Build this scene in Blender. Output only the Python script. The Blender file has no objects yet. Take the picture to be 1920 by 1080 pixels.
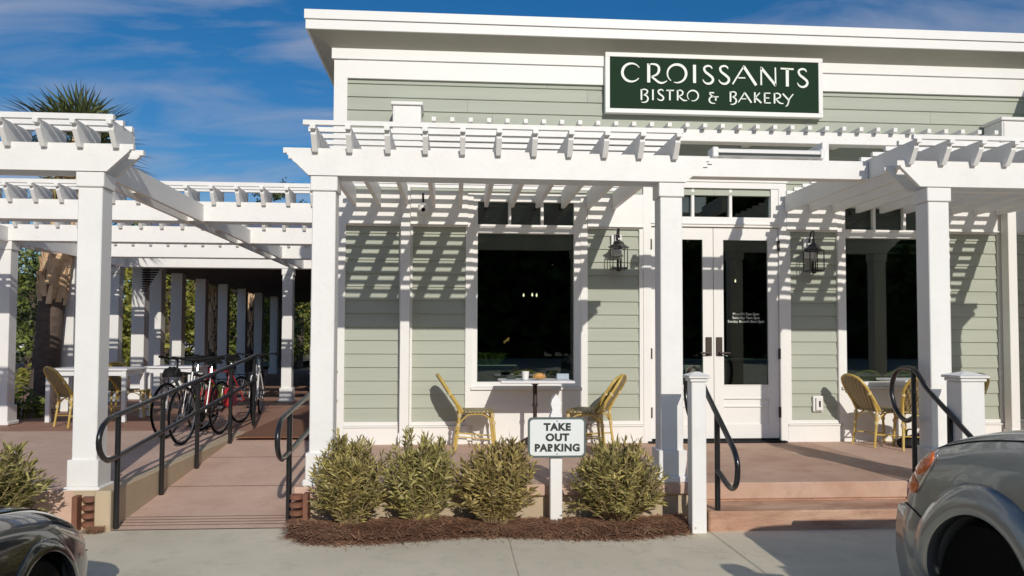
import bpy, bmesh, math, random
from mathutils import Vector, Matrix
R = math.radians
random.seed(7)
S = bpy.context.scene
COL = S.collection

# ---------------------------------------------------------------- camera
YAW, PIT, ROL = 0.074, 0.0379, 0.0033
fw = Vector((math.sin(YAW)*math.cos(PIT), math.cos(YAW)*math.cos(PIT), math.sin(PIT)))
rt = Vector((math.cos(YAW), -math.sin(YAW), 0)); up = rt.cross(fw)
rt, up = rt*math.cos(ROL)+up*math.sin(ROL), up*math.cos(ROL)-rt*math.sin(ROL)
cd = bpy.data.cameras.new('camera'); cam = bpy.data.objects.new('camera', cd); COL.objects.link(cam)
m = Matrix((rt, up, -fw)).transposed().to_4x4(); m.translation = Vector((0, -8.75, 1.16)); cam.matrix_world = m
cd.sensor_width = 36; cd.lens = 1457.5/1920*36; cd.shift_y = (582.2-540)/1920
cd.clip_start = 0.05; cd.clip_end = 2000
S.camera = cam

# ---------------------------------------------------------------- light
TRAVEL = Vector((-0.2, 1.0, -0.484)).normalized()
sun_az = math.atan2(-TRAVEL.x, -TRAVEL.y)           # compass angle of the sun, from +Y towards +X
sun_el = math.asin(-TRAVEL.z)
sl = bpy.data.lights.new('sun', 'SUN'); sun = bpy.data.objects.new('sun', sl); COL.objects.link(sun)
sl.energy = 3.05; sl.angle = R(0.5); sl.color = (1.0, 0.94, 0.85)
sun.rotation_euler = TRAVEL.to_track_quat('-Z', 'Y').to_euler()
W = bpy.data.worlds.new('World'); S.world = W; W.use_nodes = True
wn, wl = W.node_tree.nodes, W.node_tree.links
bg = wn['Background']; bg.inputs[1].default_value = 0.1
sky = wn.new('ShaderNodeTexSky'); sky.sky_type = 'NISHITA'; sky.sun_disc = False
sky.sun_elevation = sun_el; sky.sun_rotation = sun_az; sky.air_density = 1.0; sky.dust_density = 1.0; sky.ozone_density = 4.5
# thin high cloud: noise over the sky direction
tc = wn.new('ShaderNodeTexCoord'); sp = wn.new('ShaderNodeSeparateXYZ'); wl.new(tc.outputs['Generated'], sp.inputs[0])
ad = wn.new('ShaderNodeMath'); ad.operation = 'ADD'; ad.inputs[1].default_value = 0.12; wl.new(sp.outputs[2], ad.inputs[0])
mx = wn.new('ShaderNodeMath'); mx.operation = 'MAXIMUM'; mx.inputs[1].default_value = 0.05; wl.new(ad.outputs[0], mx.inputs[0])
dx = wn.new('ShaderNodeMath'); dx.operation = 'DIVIDE'; wl.new(sp.outputs[0], dx.inputs[0]); wl.new(mx.outputs[0], dx.inputs[1])
dy = wn.new('ShaderNodeMath'); dy.operation = 'DIVIDE'; wl.new(sp.outputs[1], dy.inputs[0]); wl.new(mx.outputs[0], dy.inputs[1])
cb = wn.new('ShaderNodeCombineXYZ'); wl.new(dx.outputs[0], cb.inputs[0]); wl.new(dy.outputs[0], cb.inputs[1])
mp = wn.new('ShaderNodeMapping'); mp.inputs['Scale'].default_value = (0.8, 1.7, 1); mp.inputs['Rotation'].default_value = (0, 0, R(-28)); mp.inputs['Location'].default_value = (3.1, 1.4, 0)
wl.new(cb.outputs[0], mp.inputs[0])
nz = wn.new('ShaderNodeTexNoise'); nz.inputs['Scale'].default_value = 1.5; nz.inputs['Detail'].default_value = 8; nz.inputs['Roughness'].default_value = 0.55; nz.inputs['Distortion'].default_value = 0.7
wl.new(mp.outputs[0], nz.inputs['Vector'])
cr = wn.new('ShaderNodeValToRGB'); cr.color_ramp.elements[0].position = 0.44; cr.color_ramp.elements[1].position = 0.78
cr.color_ramp.elements[1].color = (0.78, 0.78, 0.78, 1)
wl.new(nz.outputs['Fac'], cr.inputs[0])
mc = wn.new('ShaderNodeMixRGB'); mc.inputs[2].default_value = (3.9, 4.2, 5.2, 1)
wl.new(cr.outputs[0], mc.inputs[0]); hs = wn.new('ShaderNodeHueSaturation'); hs.inputs['Saturation'].default_value = 1.3; hs.inputs['Value'].default_value = 0.86; wl.new(sky.outputs[0], hs.inputs['Color']); wl.new(hs.outputs[0], mc.inputs[1]); wl.new(mc.outputs[0], bg.inputs[0])
S.view_settings.view_transform = 'Standard'; S.view_settings.look = 'None'; S.view_settings.gamma = 1
S.view_settings.use_curve_mapping = False; S.view_settings.exposure = 0.0

# ---------------------------------------------------------------- materials
def mat(name, col, rough=0.6, metal=0.0, var=0.0, vscale=3.0, bump=0.0, bscale=60.0, spec=0.5, coat=0.0, col2=None, stretch=None, island=0.0, trans=0.0, spots=0.0):
    M = bpy.data.materials.new(name); M.use_nodes = True
    n, l = M.node_tree.nodes, M.node_tree.links; b = n['Principled BSDF']
    b.inputs['Base Color'].default_value = (*col, 1); b.inputs['Roughness'].default_value = rough; b.inputs['Metallic'].default_value = metal
    b.inputs['Specular IOR Level'].default_value = spec; b.inputs['Coat Weight'].default_value = coat
    co = n.new('ShaderNodeTexCoord'); src = co.outputs['Object']
    if stretch:
        q = n.new('ShaderNodeMapping'); q.inputs['Scale'].default_value = stretch; l.new(src, q.inputs[0]); src = q.outputs[0]
    if var or col2:
        t = n.new('ShaderNodeTexNoise'); t.inputs['Scale'].default_value = vscale; t.inputs['Detail'].default_value = 8; t.inputs['Roughness'].default_value = 0.62
        l.new(src, t.inputs['Vector'])
        r = n.new('ShaderNodeValToRGB'); r.color_ramp.elements[0].position = 0.33; r.color_ramp.elements[1].position = 0.68
        c2 = col2 or tuple(min(1, c*(1+var)) for c in col); c1 = col if col2 else tuple(c*(1-var) for c in col)
        r.color_ramp.elements[0].color = (*c1, 1); r.color_ramp.elements[1].color = (*c2, 1)
        l.new(t.outputs['Fac'], r.inputs[0]); out = r.outputs[0]
        if island:
            g = n.new('ShaderNodeNewGeometry'); h = n.new('ShaderNodeHueSaturation')
            mr = n.new('ShaderNodeMapRange'); mr.inputs['To Min'].default_value = 1-island; mr.inputs['To Max'].default_value = 1+island
            l.new(g.outputs['Random Per Island'], mr.inputs[0]); l.new(mr.outputs[0], h.inputs['Value']); l.new(out, h.inputs['Color']); out = h.outputs[0]
        if spots:
            t2 = n.new('ShaderNodeTexNoise'); t2.inputs['Scale'].default_value = 5.5; t2.inputs['Detail'].default_value = 9; t2.inputs['Roughness'].default_value = 0.75; l.new(co.outputs['Object'], t2.inputs['Vector'])
            r2 = n.new('ShaderNodeValToRGB'); r2.color_ramp.elements[0].position = 0.52; r2.color_ramp.elements[1].position = 0.72; r2.color_ramp.elements[0].color = (1,1,1,1); r2.color_ramp.elements[1].color = (1-spots,)*3+(1,)
            l.new(t2.outputs['Fac'], r2.inputs[0]); m2 = n.new('ShaderNodeMixRGB'); m2.blend_type = 'MULTIPLY'; m2.inputs[0].default_value = 1; l.new(out, m2.inputs[1]); l.new(r2.outputs[0], m2.inputs[2]); out = m2.outputs[0]
        l.new(out, b.inputs['Base Color'])
        if trans:
            tr = n.new('ShaderNodeBsdfTranslucent'); l.new(out, tr.inputs[0]); ms = n.new('ShaderNodeMixShader'); ms.inputs[0].default_value = trans
            l.new(b.outputs[0], ms.inputs[1]); l.new(tr.outputs[0], ms.inputs[2]); l.new(ms.outputs[0], n['Material Output'].inputs[0])
    if bump:
        t = n.new('ShaderNodeTexNoise'); t.inputs['Scale'].default_value = bscale; t.inputs['Detail'].default_value = 6; l.new(src, t.inputs['Vector'])
        bp = n.new('ShaderNodeBump'); bp.inputs['Strength'].default_value = bump; bp.inputs['Distance'].default_value = 0.02
        l.new(t.outputs['Fac'], bp.inputs['Height']); l.new(bp.outputs[0], b.inputs['Normal'])
    return M
WHITE = mat('white_paint', (0.80, 0.79, 0.76), 0.5, var=0.03, vscale=2.2, bump=0.08, bscale=25, spots=0.06, island=0.015)
WHITE2 = mat('white_trim_paint', (0.80, 0.79, 0.755), 0.5, var=0.02, vscale=1.5, bump=0.05, bscale=30)
SIDING = mat('green_siding', (0.39, 0.415, 0.34), 0.65, var=0.05, island=0.035, vscale=1.4, bump=0.12, bscale=18, stretch=(0.35, 1, 6))
SOFFIT = mat('soffit_paint', (0.40, 0.38, 0.31), 0.6, var=0.05)
PINK = mat('tinted_concrete', (0.54, 0.36, 0.27), 0.85, col2=(0.66, 0.465, 0.36), vscale=1.6, bump=0.25, bscale=90, spots=0.16)
STEPM = mat('worn_tinted_concrete', (0.36, 0.185, 0.115), 0.85, spots=0.3, col2=(0.64, 0.42, 0.29), vscale=3.2, bump=0.4, bscale=50, stretch=(0.5, 1, 2.2))
TAN = mat('tan_stucco', (0.50, 0.40, 0.27), 0.85, var=0.06, vscale=4, bump=0.2, bscale=120)
CONC = mat('grey_concrete', (0.60, 0.535, 0.405), 0.88, col2=(0.73, 0.655, 0.505), vscale=0.9, bump=0.2, bscale=120, spots=0.2)
ASPH = mat('asphalt', (0.05, 0.05, 0.052), 0.9, var=0.2, vscale=6, bump=0.5, bscale=150)
RUST = mat('rust_tile', (0.20, 0.085, 0.05), 0.7, var=0.12, vscale=5, bump=0.1)
MATT = mat('brown_mat', (0.22, 0.10, 0.055), 0.95, var=0.1, vscale=20, bump=0.4, bscale=200)
BLACK = mat('black_metal', (0.012, 0.012, 0.013), 0.28, metal=0.0, coat=0.3)
DBLACK = mat('dull_black', (0.009, 0.009, 0.009), 0.7, spec=0.25)
IRON = mat('dark_cast_iron', (0.035, 0.022, 0.018), 0.5)
BRONZE = mat('bronze_plate', (0.05, 0.035, 0.028), 0.45, metal=0.4)
GREEN = mat('sign_green', (0.012, 0.034, 0.016), 0.7, spec=0.12, var=0.06, vscale=2)
LETTER = mat('sign_letter_white', (0.78, 0.82, 0.74), 0.5)
CANE = mat('bamboo_cane', (0.50, 0.34, 0.07), 0.4, col2=(0.62, 0.45, 0.13), vscale=9, coat=0.15)
KNOT = mat('cane_binding', (0.62, 0.50, 0.26), 0.5, var=0.1)
GREYM = mat('sign_edge_grey', (0.045, 0.055, 0.052), 0.6, spec=0.2)
BORDER = mat('sign_border_grey', (0.11, 0.135, 0.13), 0.6, spec=0.2)
SIGNW = mat('sign_face_white', (0.74, 0.77, 0.75), 0.4)
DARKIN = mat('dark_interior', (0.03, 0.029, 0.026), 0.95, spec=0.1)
CERAM = mat('white_ceramic', (0.8, 0.79, 0.76), 0.2)
PASTRY = mat('baked_pastry', (0.48, 0.22, 0.05), 0.5, col2=(0.62, 0.34, 0.10), vscale=30)
TABLEW = mat('white_table_paint', (0.76, 0.76, 0.77), 0.35)
BARK = mat('palm_bark', (0.085, 0.06, 0.048), 0.95, col2=(0.15, 0.11, 0.085), vscale=7, bump=0.6, bscale=14, stretch=(1, 1, 3))
BOOT = mat('palm_boots', (0.56, 0.36, 0.20), 0.9, col2=(0.76, 0.56, 0.36), vscale=6, island=0.25)
FROND = mat('palm_frond', (0.07, 0.10, 0.035), 0.5, col2=(0.16, 0.17, 0.06), vscale=4, island=0.3, trans=0.2)
FRONDRY = mat('palm_dry_frond', (0.32, 0.24, 0.08), 0.7, col2=(0.22, 0.20, 0.05), vscale=4, island=0.3)
LEAFS = [mat('oleander_leaf', (0.11, 0.098, 0.03), 0.5, col2=(0.52, 0.435, 0.15), vscale=11, island=0.55, trans=0.12), mat('oleander_leaf_olive', (0.11, 0.105, 0.03), 0.5, col2=(0.48, 0.42, 0.14), vscale=9, island=0.5, trans=0.12), mat('oleander_leaf_tan', (0.14, 0.105, 0.033), 0.5, col2=(0.54, 0.43, 0.155), vscale=13, island=0.5, trans=0.12)]
LEAFB = mat('oleander_leaf_plain', (0.10, 0.098, 0.028), 0.5, col2=(0.50, 0.42, 0.135), vscale=11, island=0.55, trans=0.12)
STEM = mat('woody_stem', (0.26, 0.19, 0.10), 0.85, var=0.2, vscale=10)
LEAFT = [mat('tree_leaf_olive', (0.15, 0.17, 0.025), 0.6, col2=(0.32, 0.29, 0.05), vscale=0.5, island=0.4, trans=0.2),
         mat('tree_leaf_green', (0.09, 0.14, 0.028), 0.6, col2=(0.21, 0.23, 0.045), vscale=0.5, island=0.4, trans=0.2),
         mat('tree_leaf_dark', (0.035, 0.055, 0.018), 0.6, col2=(0.07, 0.09, 0.025), vscale=0.5, island=0.4, trans=0.15)]
TRUNK = mat('tree_bark', (0.10, 0.075, 0.055), 0.95, var=0.2, vscale=4, bump=0.5, bscale=12)
NEEDLE = mat('pine_straw', (0.24, 0.11, 0.06), 0.9, col2=(0.46, 0.26, 0.15), vscale=5, island=0.5)
NEEDBED = mat('pine_straw_bed', (0.09, 0.042, 0.025), 0.95, col2=(0.16, 0.08, 0.05), vscale=14, bump=0.8, bscale=60)
GRASS = mat('verge_grass', (0.09, 0.10, 0.03), 0.95, col2=(0.17, 0.13, 0.06), vscale=0.7, bump=0.4, bscale=20)
TRUCKP = mat('silver_grey_paint', (0.29, 0.305, 0.30), 0.3, metal=0.5, var=0.03, vscale=2, coat=0.8)
SEDANP = mat('charcoal_paint', (0.009, 0.012, 0.016), 0.15, metal=0.1, coat=1.0)
TYRE = mat('tyre_rubber', (0.0035, 0.0035, 0.0035), 0.9, spec=0.15, bump=0.3, bscale=40)
RIM = mat('alloy_rim', (0.35, 0.35, 0.36), 0.35, metal=0.9)
CHROME = mat('bright_steel', (0.6, 0.6, 0.6), 0.2, metal=1.0)
AMBER = mat('amber_lens', (0.75, 0.16, 0.03), 0.25, var=0.2, vscale=14, coat=1.0)
CLEAR = mat('lamp_reflector', (0.62, 0.55, 0.48), 0.2, metal=0.6, coat=1.0)
REDP = mat('red_bike_paint', (0.45, 0.03, 0.035), 0.3, coat=0.6)
WHITEB = mat('white_bike_paint', (0.75, 0.75, 0.73), 0.3, coat=0.6)
LIME = mat('lime_pannier', (0.45, 0.60, 0.08), 0.6)
STEELB = mat('blue_grey_roof', (0.16, 0.17, 0.25), 0.5, var=0.08, vscale=2)
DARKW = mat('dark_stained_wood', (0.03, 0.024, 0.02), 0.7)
SHADEG = mat('blind_fabric', (0.06, 0.068, 0.064), 0.9)
GLOW = bpy.data.materials.new('lamp_glow'); GLOW.use_nodes = True
_e = GLOW.node_tree.nodes['Principled BSDF']; _e.inputs['Emission Color'].default_value = (1, 0.85, 0.6, 1); _e.inputs['Emission Strength'].default_value = 3.5

def glass_mat(name, tint, fres=1.5):
    M = bpy.data.materials.new(name); M.use_nodes = True; n, l = M.node_tree.nodes, M.node_tree.links
    n.remove(n['Principled BSDF'])
    t = n.new('ShaderNodeBsdfTransparent'); t.inputs[0].default_value = (*tint, 1)
    g = n.new('ShaderNodeBsdfGlossy'); g.inputs['Roughness'].default_value = 0.01; g.inputs[0].default_value = (0.9, 0.95, 0.92, 1)
    f = n.new('ShaderNodeFresnel'); f.inputs[0].default_value = fres
    ms = n.new('ShaderNodeMixShader'); l.new(f.outputs[0], ms.inputs[0]); l.new(t.outputs[0], ms.inputs[1]); l.new(g.outputs[0], ms.inputs[2])
    l.new(ms.outputs[0], n['Material Output'].inputs[0]); return M
GLASS = glass_mat('dark_window_glass', (0.55, 0.62, 0.57), 1.72)
CARGLASS = glass_mat('car_glass', (0.12, 0.14, 0.14))

def weave_mat():
    M = mat('woven_rattan', (0.36, 0.27, 0.10), 0.6); n, l = M.node_tree.nodes, M.node_tree.links
    co = n.new('ShaderNodeTexCoord'); ck = n.new('ShaderNodeTexChecker'); ck.inputs['Scale'].default_value = 48
    ck.inputs[1].default_value = (0.46, 0.36, 0.17, 1); ck.inputs[2].default_value = (0.06, 0.045, 0.018, 1)
    l.new(co.outputs['Object'], ck.inputs[0]); l.new(ck.outputs[0], n['Principled BSDF'].inputs['Base Color']); return M
WEAVE = weave_mat()

# ---------------------------------------------------------------- mesh helpers
class MB:
    def __init__(s): s.v = []; s.f = []
    def add(s, vs, fs):
        o = len(s.v); s.v += [tuple(p) for p in vs]; s.f += [tuple(i+o for i in f) for f in fs]; return s
    def box(s, x0, x1, y0, y1, z0, z1):
        return s.add([(x0,y0,z0),(x1,y0,z0),(x1,y1,z0),(x0,y1,z0),(x0,y0,z1),(x1,y0,z1),(x1,y1,z1),(x0,y1,z1)],
                     [(0,3,2,1),(4,5,6,7),(0,1,5,4),(1,2,6,5),(2,3,7,6),(3,0,4,7)])
    def bevbox(s, x0, x1, y0, y1, z0, z1, b=0.006):
        bm = bmesh.new(); bmesh.ops.create_cube(bm, size=1)
        for v in bm.verts: v.co = Vector(((x0+x1)/2+v.co.x*(x1-x0), (y0+y1)/2+v.co.y*(y1-y0), (z0+z1)/2+v.co.z*(z1-z0)))
        bmesh.ops.bevel(bm, geom=bm.edges[:], offset=b, segments=1, affect='EDGES')
        bm.verts.index_update(); s.add([v.co[:] for v in bm.verts], [[v.index for v in f.verts] for f in bm.faces]); bm.free(); return s
    def extrude(s, prof, a, b, axis):
        # prof: 2D points; axis 'x': (y,z) profile extruded in x ; 'y': (x,z) profile extruded in y ; 'z': (x,y)
        def P(u, v, t): return (t,u,v) if axis == 'x' else (u,t,v) if axis == 'y' else (u,v,t)
        n = len(prof)
        vs = [P(u,v,a) for u,v in prof]+[P(u,v,b) for u,v in prof]
        ar = sum(prof[i][0]*prof[(i+1)%n][1]-prof[(i+1)%n][0]*prof[i][1] for i in range(n))
        flip = (ar > 0) == (axis == 'y')
        fs = [tuple(range(n))[::-1], tuple(range(n, 2*n))]+[(i,(i+1)%n,n+(i+1)%n,n+i) for i in range(n)]
        if flip: fs = [f[::-1] for f in fs]
        return s.add(vs, fs)
    def tube(s, pts, r, n=8, closed=False):
        pts = [Vector(p) for p in pts]; k = len(pts); rr = r if isinstance(r, (list, tuple)) else [r]*k
        o = len(s.v); prev = None
        for i, p in enumerate(pts):
            if closed: t = pts[(i+1)%k]-pts[i-1]
            else: t = pts[min(i+1,k-1)]-pts[max(i-1,0)]
            t.normalize()
            if prev is None:
                u = t.cross(Vector((0,0,1)));
                if u.length < 1e-3: u = t.cross(Vector((1,0,0)))
            else: u = prev-t*prev.dot(t)
            u.normalize(); prev = u; w = t.cross(u)
            for j in range(n):
                a = 2*math.pi*j/n; s.v.append(tuple(p+(u*math.cos(a)+w*math.sin(a))*rr[i]))
        for i in range(k if closed else k-1):
            for j in range(n):
                a = o+i*n+j; b = o+i*n+(j+1)%n; i2 = (i+1)%k; s.f.append((a, b, o+i2*n+(j+1)%n, o+i2*n+j))
        if not closed: s.f.append(tuple(o+j for j in range(n))[::-1]); s.f.append(tuple(o+(k-1)*n+j for j in range(n)))
        return s
    def lathe(s, prof, c=(0,0,0), n=20, axis='z'):
        o = len(s.v)
        for r_, z in prof:
            for j in range(n):
                a = 2*math.pi*j/n; q = (r_*math.cos(a), r_*math.sin(a), z)
                if axis == 'x': q = (q[2], q[0], q[1])
                if axis == 'y': q = (q[1], q[2], q[0])
                s.v.append((c[0]+q[0], c[1]+q[1], c[2]+q[2]))
        for i in range(len(prof)-1):
            for j in range(n): s.f.append((o+i*n+j, o+i*n+(j+1)%n, o+(i+1)*n+(j+1)%n, o+(i+1)*n+j))
        s.f.append(tuple(o+j for j in range(n))[::-1]); s.f.append(tuple(o+(len(prof)-1)*n+j for j in range(n)))
        return s
    def grid(s, rows):
        o = len(s.v); k = len(rows[0])
        for r_ in rows: s.v += [tuple(p) for p in r_]
        for i in range(len(rows)-1):
            for j in range(k-1): s.f.append((o+i*k+j, o+i*k+j+1, o+(i+1)*k+j+1, o+(i+1)*k+j))
        return s
    def build(s, name, material, parent=None, smooth=False, fix=False):
        me = bpy.data.meshes.new(name); me.from_pydata(s.v, [], s.f); me.materials.append(material)
        if fix:
            bm = bmesh.new(); bm.from_mesh(me); bmesh.ops.recalc_face_normals(bm, faces=bm.faces); bm.to_mesh(me); bm.free()
        if smooth:
            for p in me.polygons: p.use_smooth = True
        o = bpy.data.objects.new(name, me); COL.objects.link(o)
        if parent: o.parent = parent; o.matrix_parent_inverse = Matrix.Translation(-parent.location) if parent.type == 'EMPTY' and not parent.get('local') else Matrix()
        return o
def autosmooth(o, ang=40):
    me = o.data
    for p in me.polygons: p.use_smooth = True
    try: me.set_sharp_from_angle(angle=R(ang))
    except Exception: pass
    return o
def tag(o, label=None, cat=None, group=None, kind=None):
    if label: o['label'] = label
    if cat: o['category'] = cat
    if group: o['group'] = group
    if kind: o['kind'] = kind
    return o
def thing(name, label, cat, loc=(0,0,0), group=None, local=False, rz=0):
    # local=True: the parts are modelled round the origin of the Empty; otherwise in world coordinates
    o = bpy.data.objects.new(name, None); o.empty_display_size = 0.1; COL.objects.link(o); o.location = loc; o.rotation_euler = (0,0,rz)
    if local: o['local'] = 1
    return tag(o, label, cat, group)
def dup(root, loc, rz, label=None, scale=None):
    c = root.copy(); COL.objects.link(c); c.location = loc; c.rotation_euler = (0,0,rz)
    if scale: c.scale = (scale,)*3
    if label: c['label'] = label
    for ch in list(root.children):
        d = ch.copy(); COL.objects.link(d); d.parent = c
        for g in list(ch.children):
            e = g.copy(); COL.objects.link(e); e.parent = d
    return c
def struct(o): o['kind'] = 'structure'; return o
def smoothpts(pts, k=6):
    P = [Vector(p) for p in pts]; out = []
    for i in range(len(P)-1):
        a = P[max(i-1,0)]; b = P[i]; c = P[i+1]; d = P[min(i+2,len(P)-1)]
        for j in range(k):
            t = j/k; out.append(0.5*((2*b)+(c-a)*t+(2*a-5*b+4*c-d)*t*t+(3*b-a-3*c+d)*t**3))
    out.append(P[-1]); return out

# ---------------------------------------------------------------- ground, pavements
LOT = -0.48
g = MB().add([(-400,-400,-0.62),(400,-400,-0.62),(400,500,-0.62),(-400,500,-0.62)], [(0,1,2,3)]); struct(g.build('ground', GRASS))
g = MB().add([(-60,-60,LOT),(60,-60,LOT),(60,-4.52,LOT),(-60,-4.52,LOT)], [(0,1,2,3)]); struct(g.build('parking_lot', CONC))
g = MB()
xs = [-14,-11.2,-8.4,-5.6,-2.72,0.40,1.955,4.6,7.4,10.2,13]
for a, b in zip(xs[:-1], xs[1:]):
    g.bevbox(a+0.004, b-0.004, -4.5, -2.2 if not (-2.8 < a < -2.6) else -2.56, -0.6, -0.3, 0.008)
g.box(-14, 13, -4.48, -2.3, -0.6, -0.308)
struct(g.build('sidewalk', CONC))
# painted stall lines on the lot
g = MB()
for x in (-4.15, -1.2, 1.9, 4.85): g.add([(x,-9.5,LOT+.004),(x+.1,-9.5,LOT+.004),(x+.1,-4.7,LOT+.004),(x,-4.7,LOT+.004)], [(0,1,2,3)])
struct(g.build('stall_lines', WHITE))
# far verge, road and pine-straw soil beyond the patio
g = MB().add([(-60,7,-0.16),(-9.0,7,-0.16),(-9.0,60,-0.16),(-60,60,-0.16)], [(0,1,2,3)]); struct(g.build('verge', mat('verge_soil', (0.16,0.10,0.06), 0.95, col2=(0.12,0.12,0.05), vscale=0.4, bump=0.5, bscale=8)))
g = MB().add([(-70,26,-0.15),(-9,26,-0.15),(-9,33,-0.15),(-70,33,-0.15)], [(0,1,2,3)]); struct(g.build('road', ASPH))

# porch: slab and steps, ramp and its curb
g = MB()
g.bevbox(-1.25, 1.93, -2.5, 0.05, -0.09, 0.0, 0.01)       # porch floor behind the shrubs
g.bevbox(4.05, 9.0, -2.5, 0.05, -0.09, 0.0, 0.01)
struct(g.build('porch_floor', PINK))
g = MB(); g.bevbox(1.931, 4.049, -2.5, 0.05, -0.14, -0.001, 0.012); struct(g.build('top_landing', mat('landing_concrete', (0.46, 0.275, 0.19), 0.85, col2=(0.58, 0.40, 0.30), vscale=2.0, bump=0.25, bscale=90, spots=0.2)))
g = MB(); g.bevbox(1.955, 4.0, -2.87, -2.2, -0.34, -0.15, 0.012); g.box(1.96, 3.98, -2.485, -2.2, -0.16, -0.13)
struct(g.build('entrance_steps', STEPM))
g = MB(); g.box(-1.2, 1.94, -2.46, -2.3, -0.4, -0.088); g.box(4.02, 9, -2.46, -2.3, -0.4, -0.088); g.box(-9, -2.69, -2.46, -2.3, -0.4, -0.05)
struct(g.build('porch_foundation', TAN))
g = MB()
ry = lambda y: min(0, -0.3+(y+2.56)/12.2)
prof = [(-2.56,-0.3)]+[(-2.56+i*1.22, -0.3+i*0.1) for i in (1,2,3)]
g.add([(-2.6,-2.56,-0.296),(-1.22,-2.56,-0.296),(-1.22,1.1,0.004),(-2.6,1.1,0.004)], [(0,1,2,3)])
g.box(-2.6,-1.22,-2.55,1.1,-0.6,-0.31)
struct(g.build('ramp', PINK))
g = MB()                                                    # grooves across the ramp
for y in (-2.47,-2.40,-2.33,-2.26,-1.35,-0.2):
    z = ry(y)+0.0065; g.add([(-2.6,y,z),(-1.25,y,z),(-1.25,y+0.012,z+0.001),(-2.6,y+0.012,z+0.001)], [(0,1,2,3)])
struct(g.build('ramp_grooves', mat('groove_shadow_concrete', (0.20,0.13,0.10), 0.9)))
g = MB(); g.bevbox(-2.72, -2.6, -2.58, 1.3, -0.5, 0.002, 0.01); g.box(-2.9,-2.72,-2.52,-2.2,-0.5,-0.01)
struct(g.build('ramp_curb', TAN))
g = MB(); g.bevbox(-9.2,-2.715,-2.5,1.45,-0.4,-0.002,0.01); g.box(-1.24,-1.2,-2.44,1.1,-0.5,-0.003)
struct(g.build('patio_floor', PINK))
g = MB(); g.box(-9.2,-2.6,1.452,22,-0.4,-0.004); g.box(-2.599,-1.22,1.1,22,-0.3,0.0); g.box(-2.72,-2.6,1.3,1.452,-0.3,-0.003)
struct(g.build('rear_patio_floor', mat('red_brown_floor', (0.33,0.165,0.105), 0.8, col2=(0.42,0.24,0.165), vscale=1.2, bump=0.2, bscale=90)))
g = MB(); g.box(-2.55,-1.5,0.62,5.2,0.0,0.012)
tag(g.build('entrance_mat', MATT), 'long rust brown mat at the top of the ramp', 'mat')

# ---------------------------------------------------------------- the bistro building
XC = 2.976
B = thing('bistro_building', 'pale green clapboard bistro with white trim, tall dark windows and double glass doors', 'building', (XC, 3, 0))
def boards(x0, x1, z0, z1, name='siding_panel', step=0.15):
    mb = MB(); z = z0; k = 0
    while z < z1-0.01:
        zt = min(z+step, z1)
        # lapped board: proud at its lower edge, a small butt below
        cuts = [x0]
        if x1-x0 > 2:
            c_ = x0+random.uniform(0.6,3.2)
            while c_ < x1-0.4: cuts.append(c_); c_ += random.uniform(2.6,3.7)
        cuts.append(x1)
        for a_, b_ in zip(cuts[:-1], cuts[1:]):
            mb.extrude([(-0.004, z+0.002), (0.012, zt), (0.03, zt), (0.03, z), (0.0, z)], a_+(0.0012 if a_ > x0 else 0), b_-(0.0012 if b_ < x1 else 0), 'x')
        z = zt
    return mb.build(name, SIDING, B)
# solid wall behind
w = MB(); BY0, BY1 = 0.028, 0.20
for a, b in ((-1.36,0.20),(1.44,2.20),(3.79,4.52),(5.76,7.45)): w.box(a, b, BY0, BY1, 0, 4.62)
w.box(0.20,1.44,BY0,BY1,0,0.62); w.box(0.20,1.44,BY0,BY1,2.75,4.62); w.box(2.20,3.79,BY0,BY1,3.0,4.62)
w.box(4.52,5.76,BY0,BY1,0,0.62); w.box(4.52,5.76,BY0,BY1,2.75,4.62)
w.box(-1.36,-1.2,0.20,9,0,4.62); w.box(7.3,7.45,0.20,9,0,4.62); w.box(-1.36,7.45,8.8,9,0,4.62)
w.build('wall', WHITE2, B)
boards(-1.215, 7.2, 2.84, 4.09, 'upper_siding')
for a, b in ((-1.214,-0.60),(-0.485,0.128),(1.506,2.108),(3.882,4.45),(5.822,6.435),(6.55,7.2)): boards(a, b, 0.25, 2.432)
# white trim, each board proud of the siding
t = MB(); F = -0.022
def tb(x0, x1, z0, z1, y=F): MB().box(x0, x1, y, 0.027, z0, z1).build('trim_board', WHITE2, B)
tb(-1.36,-1.212,0.0,4.30); tb(7.2,7.45,0.0,4.30)
for a, b in ((-1.212,0.149),(1.504,2.15),(3.84,4.452),(5.80,7.2)):
    MB().box(a, b, -0.03, 0.027, 0.0, 0.187).build('base_board', WHITE2, B); MB().box(a, b, -0.046, 0.027, 0.1875, 0.204).build('base_cap', WHITE2, B); tb(a, b, 0.207, 0.25); tb(a, b, 2.432, 2.449)
tb(-0.615,-0.47,0.25,2.432); tb(6.42,6.565,0.25,2.432)
tb(0.124,0.149,0.25,2.432); tb(5.80,5.824,0.25,2.432); tb(2.106,2.15,0.25,2.432); tb(3.84,3.884,0.25,2.432); tb(1.504,1.508,0.25,2.432); tb(4.448,4.452,0.25,2.432)
for c in (0.828, 5.124):                                    # window casing and the panel below
    tb(c-0.679, c-0.618, 0.207, 2.80); tb(c+0.600, c+0.676, 0.207, 2.80); tb(c-0.618,c+0.600,0.0,0.600); MB().box(c-0.50,c+0.48,-0.028,-0.0225,0.43,0.45).build('panel_moulding', WHITE2, B)
    MB().box(c-0.64,c+0.62,-0.05,0.02,0.603,0.632).build('window_sill', WHITE2, B)
for a, b in ((-1.212,0.148),(1.508,2.15),(3.84,4.45),(5.804,7.2)):  # frieze between the openings with its drip edge
    t = MB(); t.box(a, b, -0.034, 0.027, 2.4615, 2.83); t.box(a, b, -0.055, 0.027, 2.450, 2.461); t.build('frieze_board', WHITE2, B)
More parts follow.
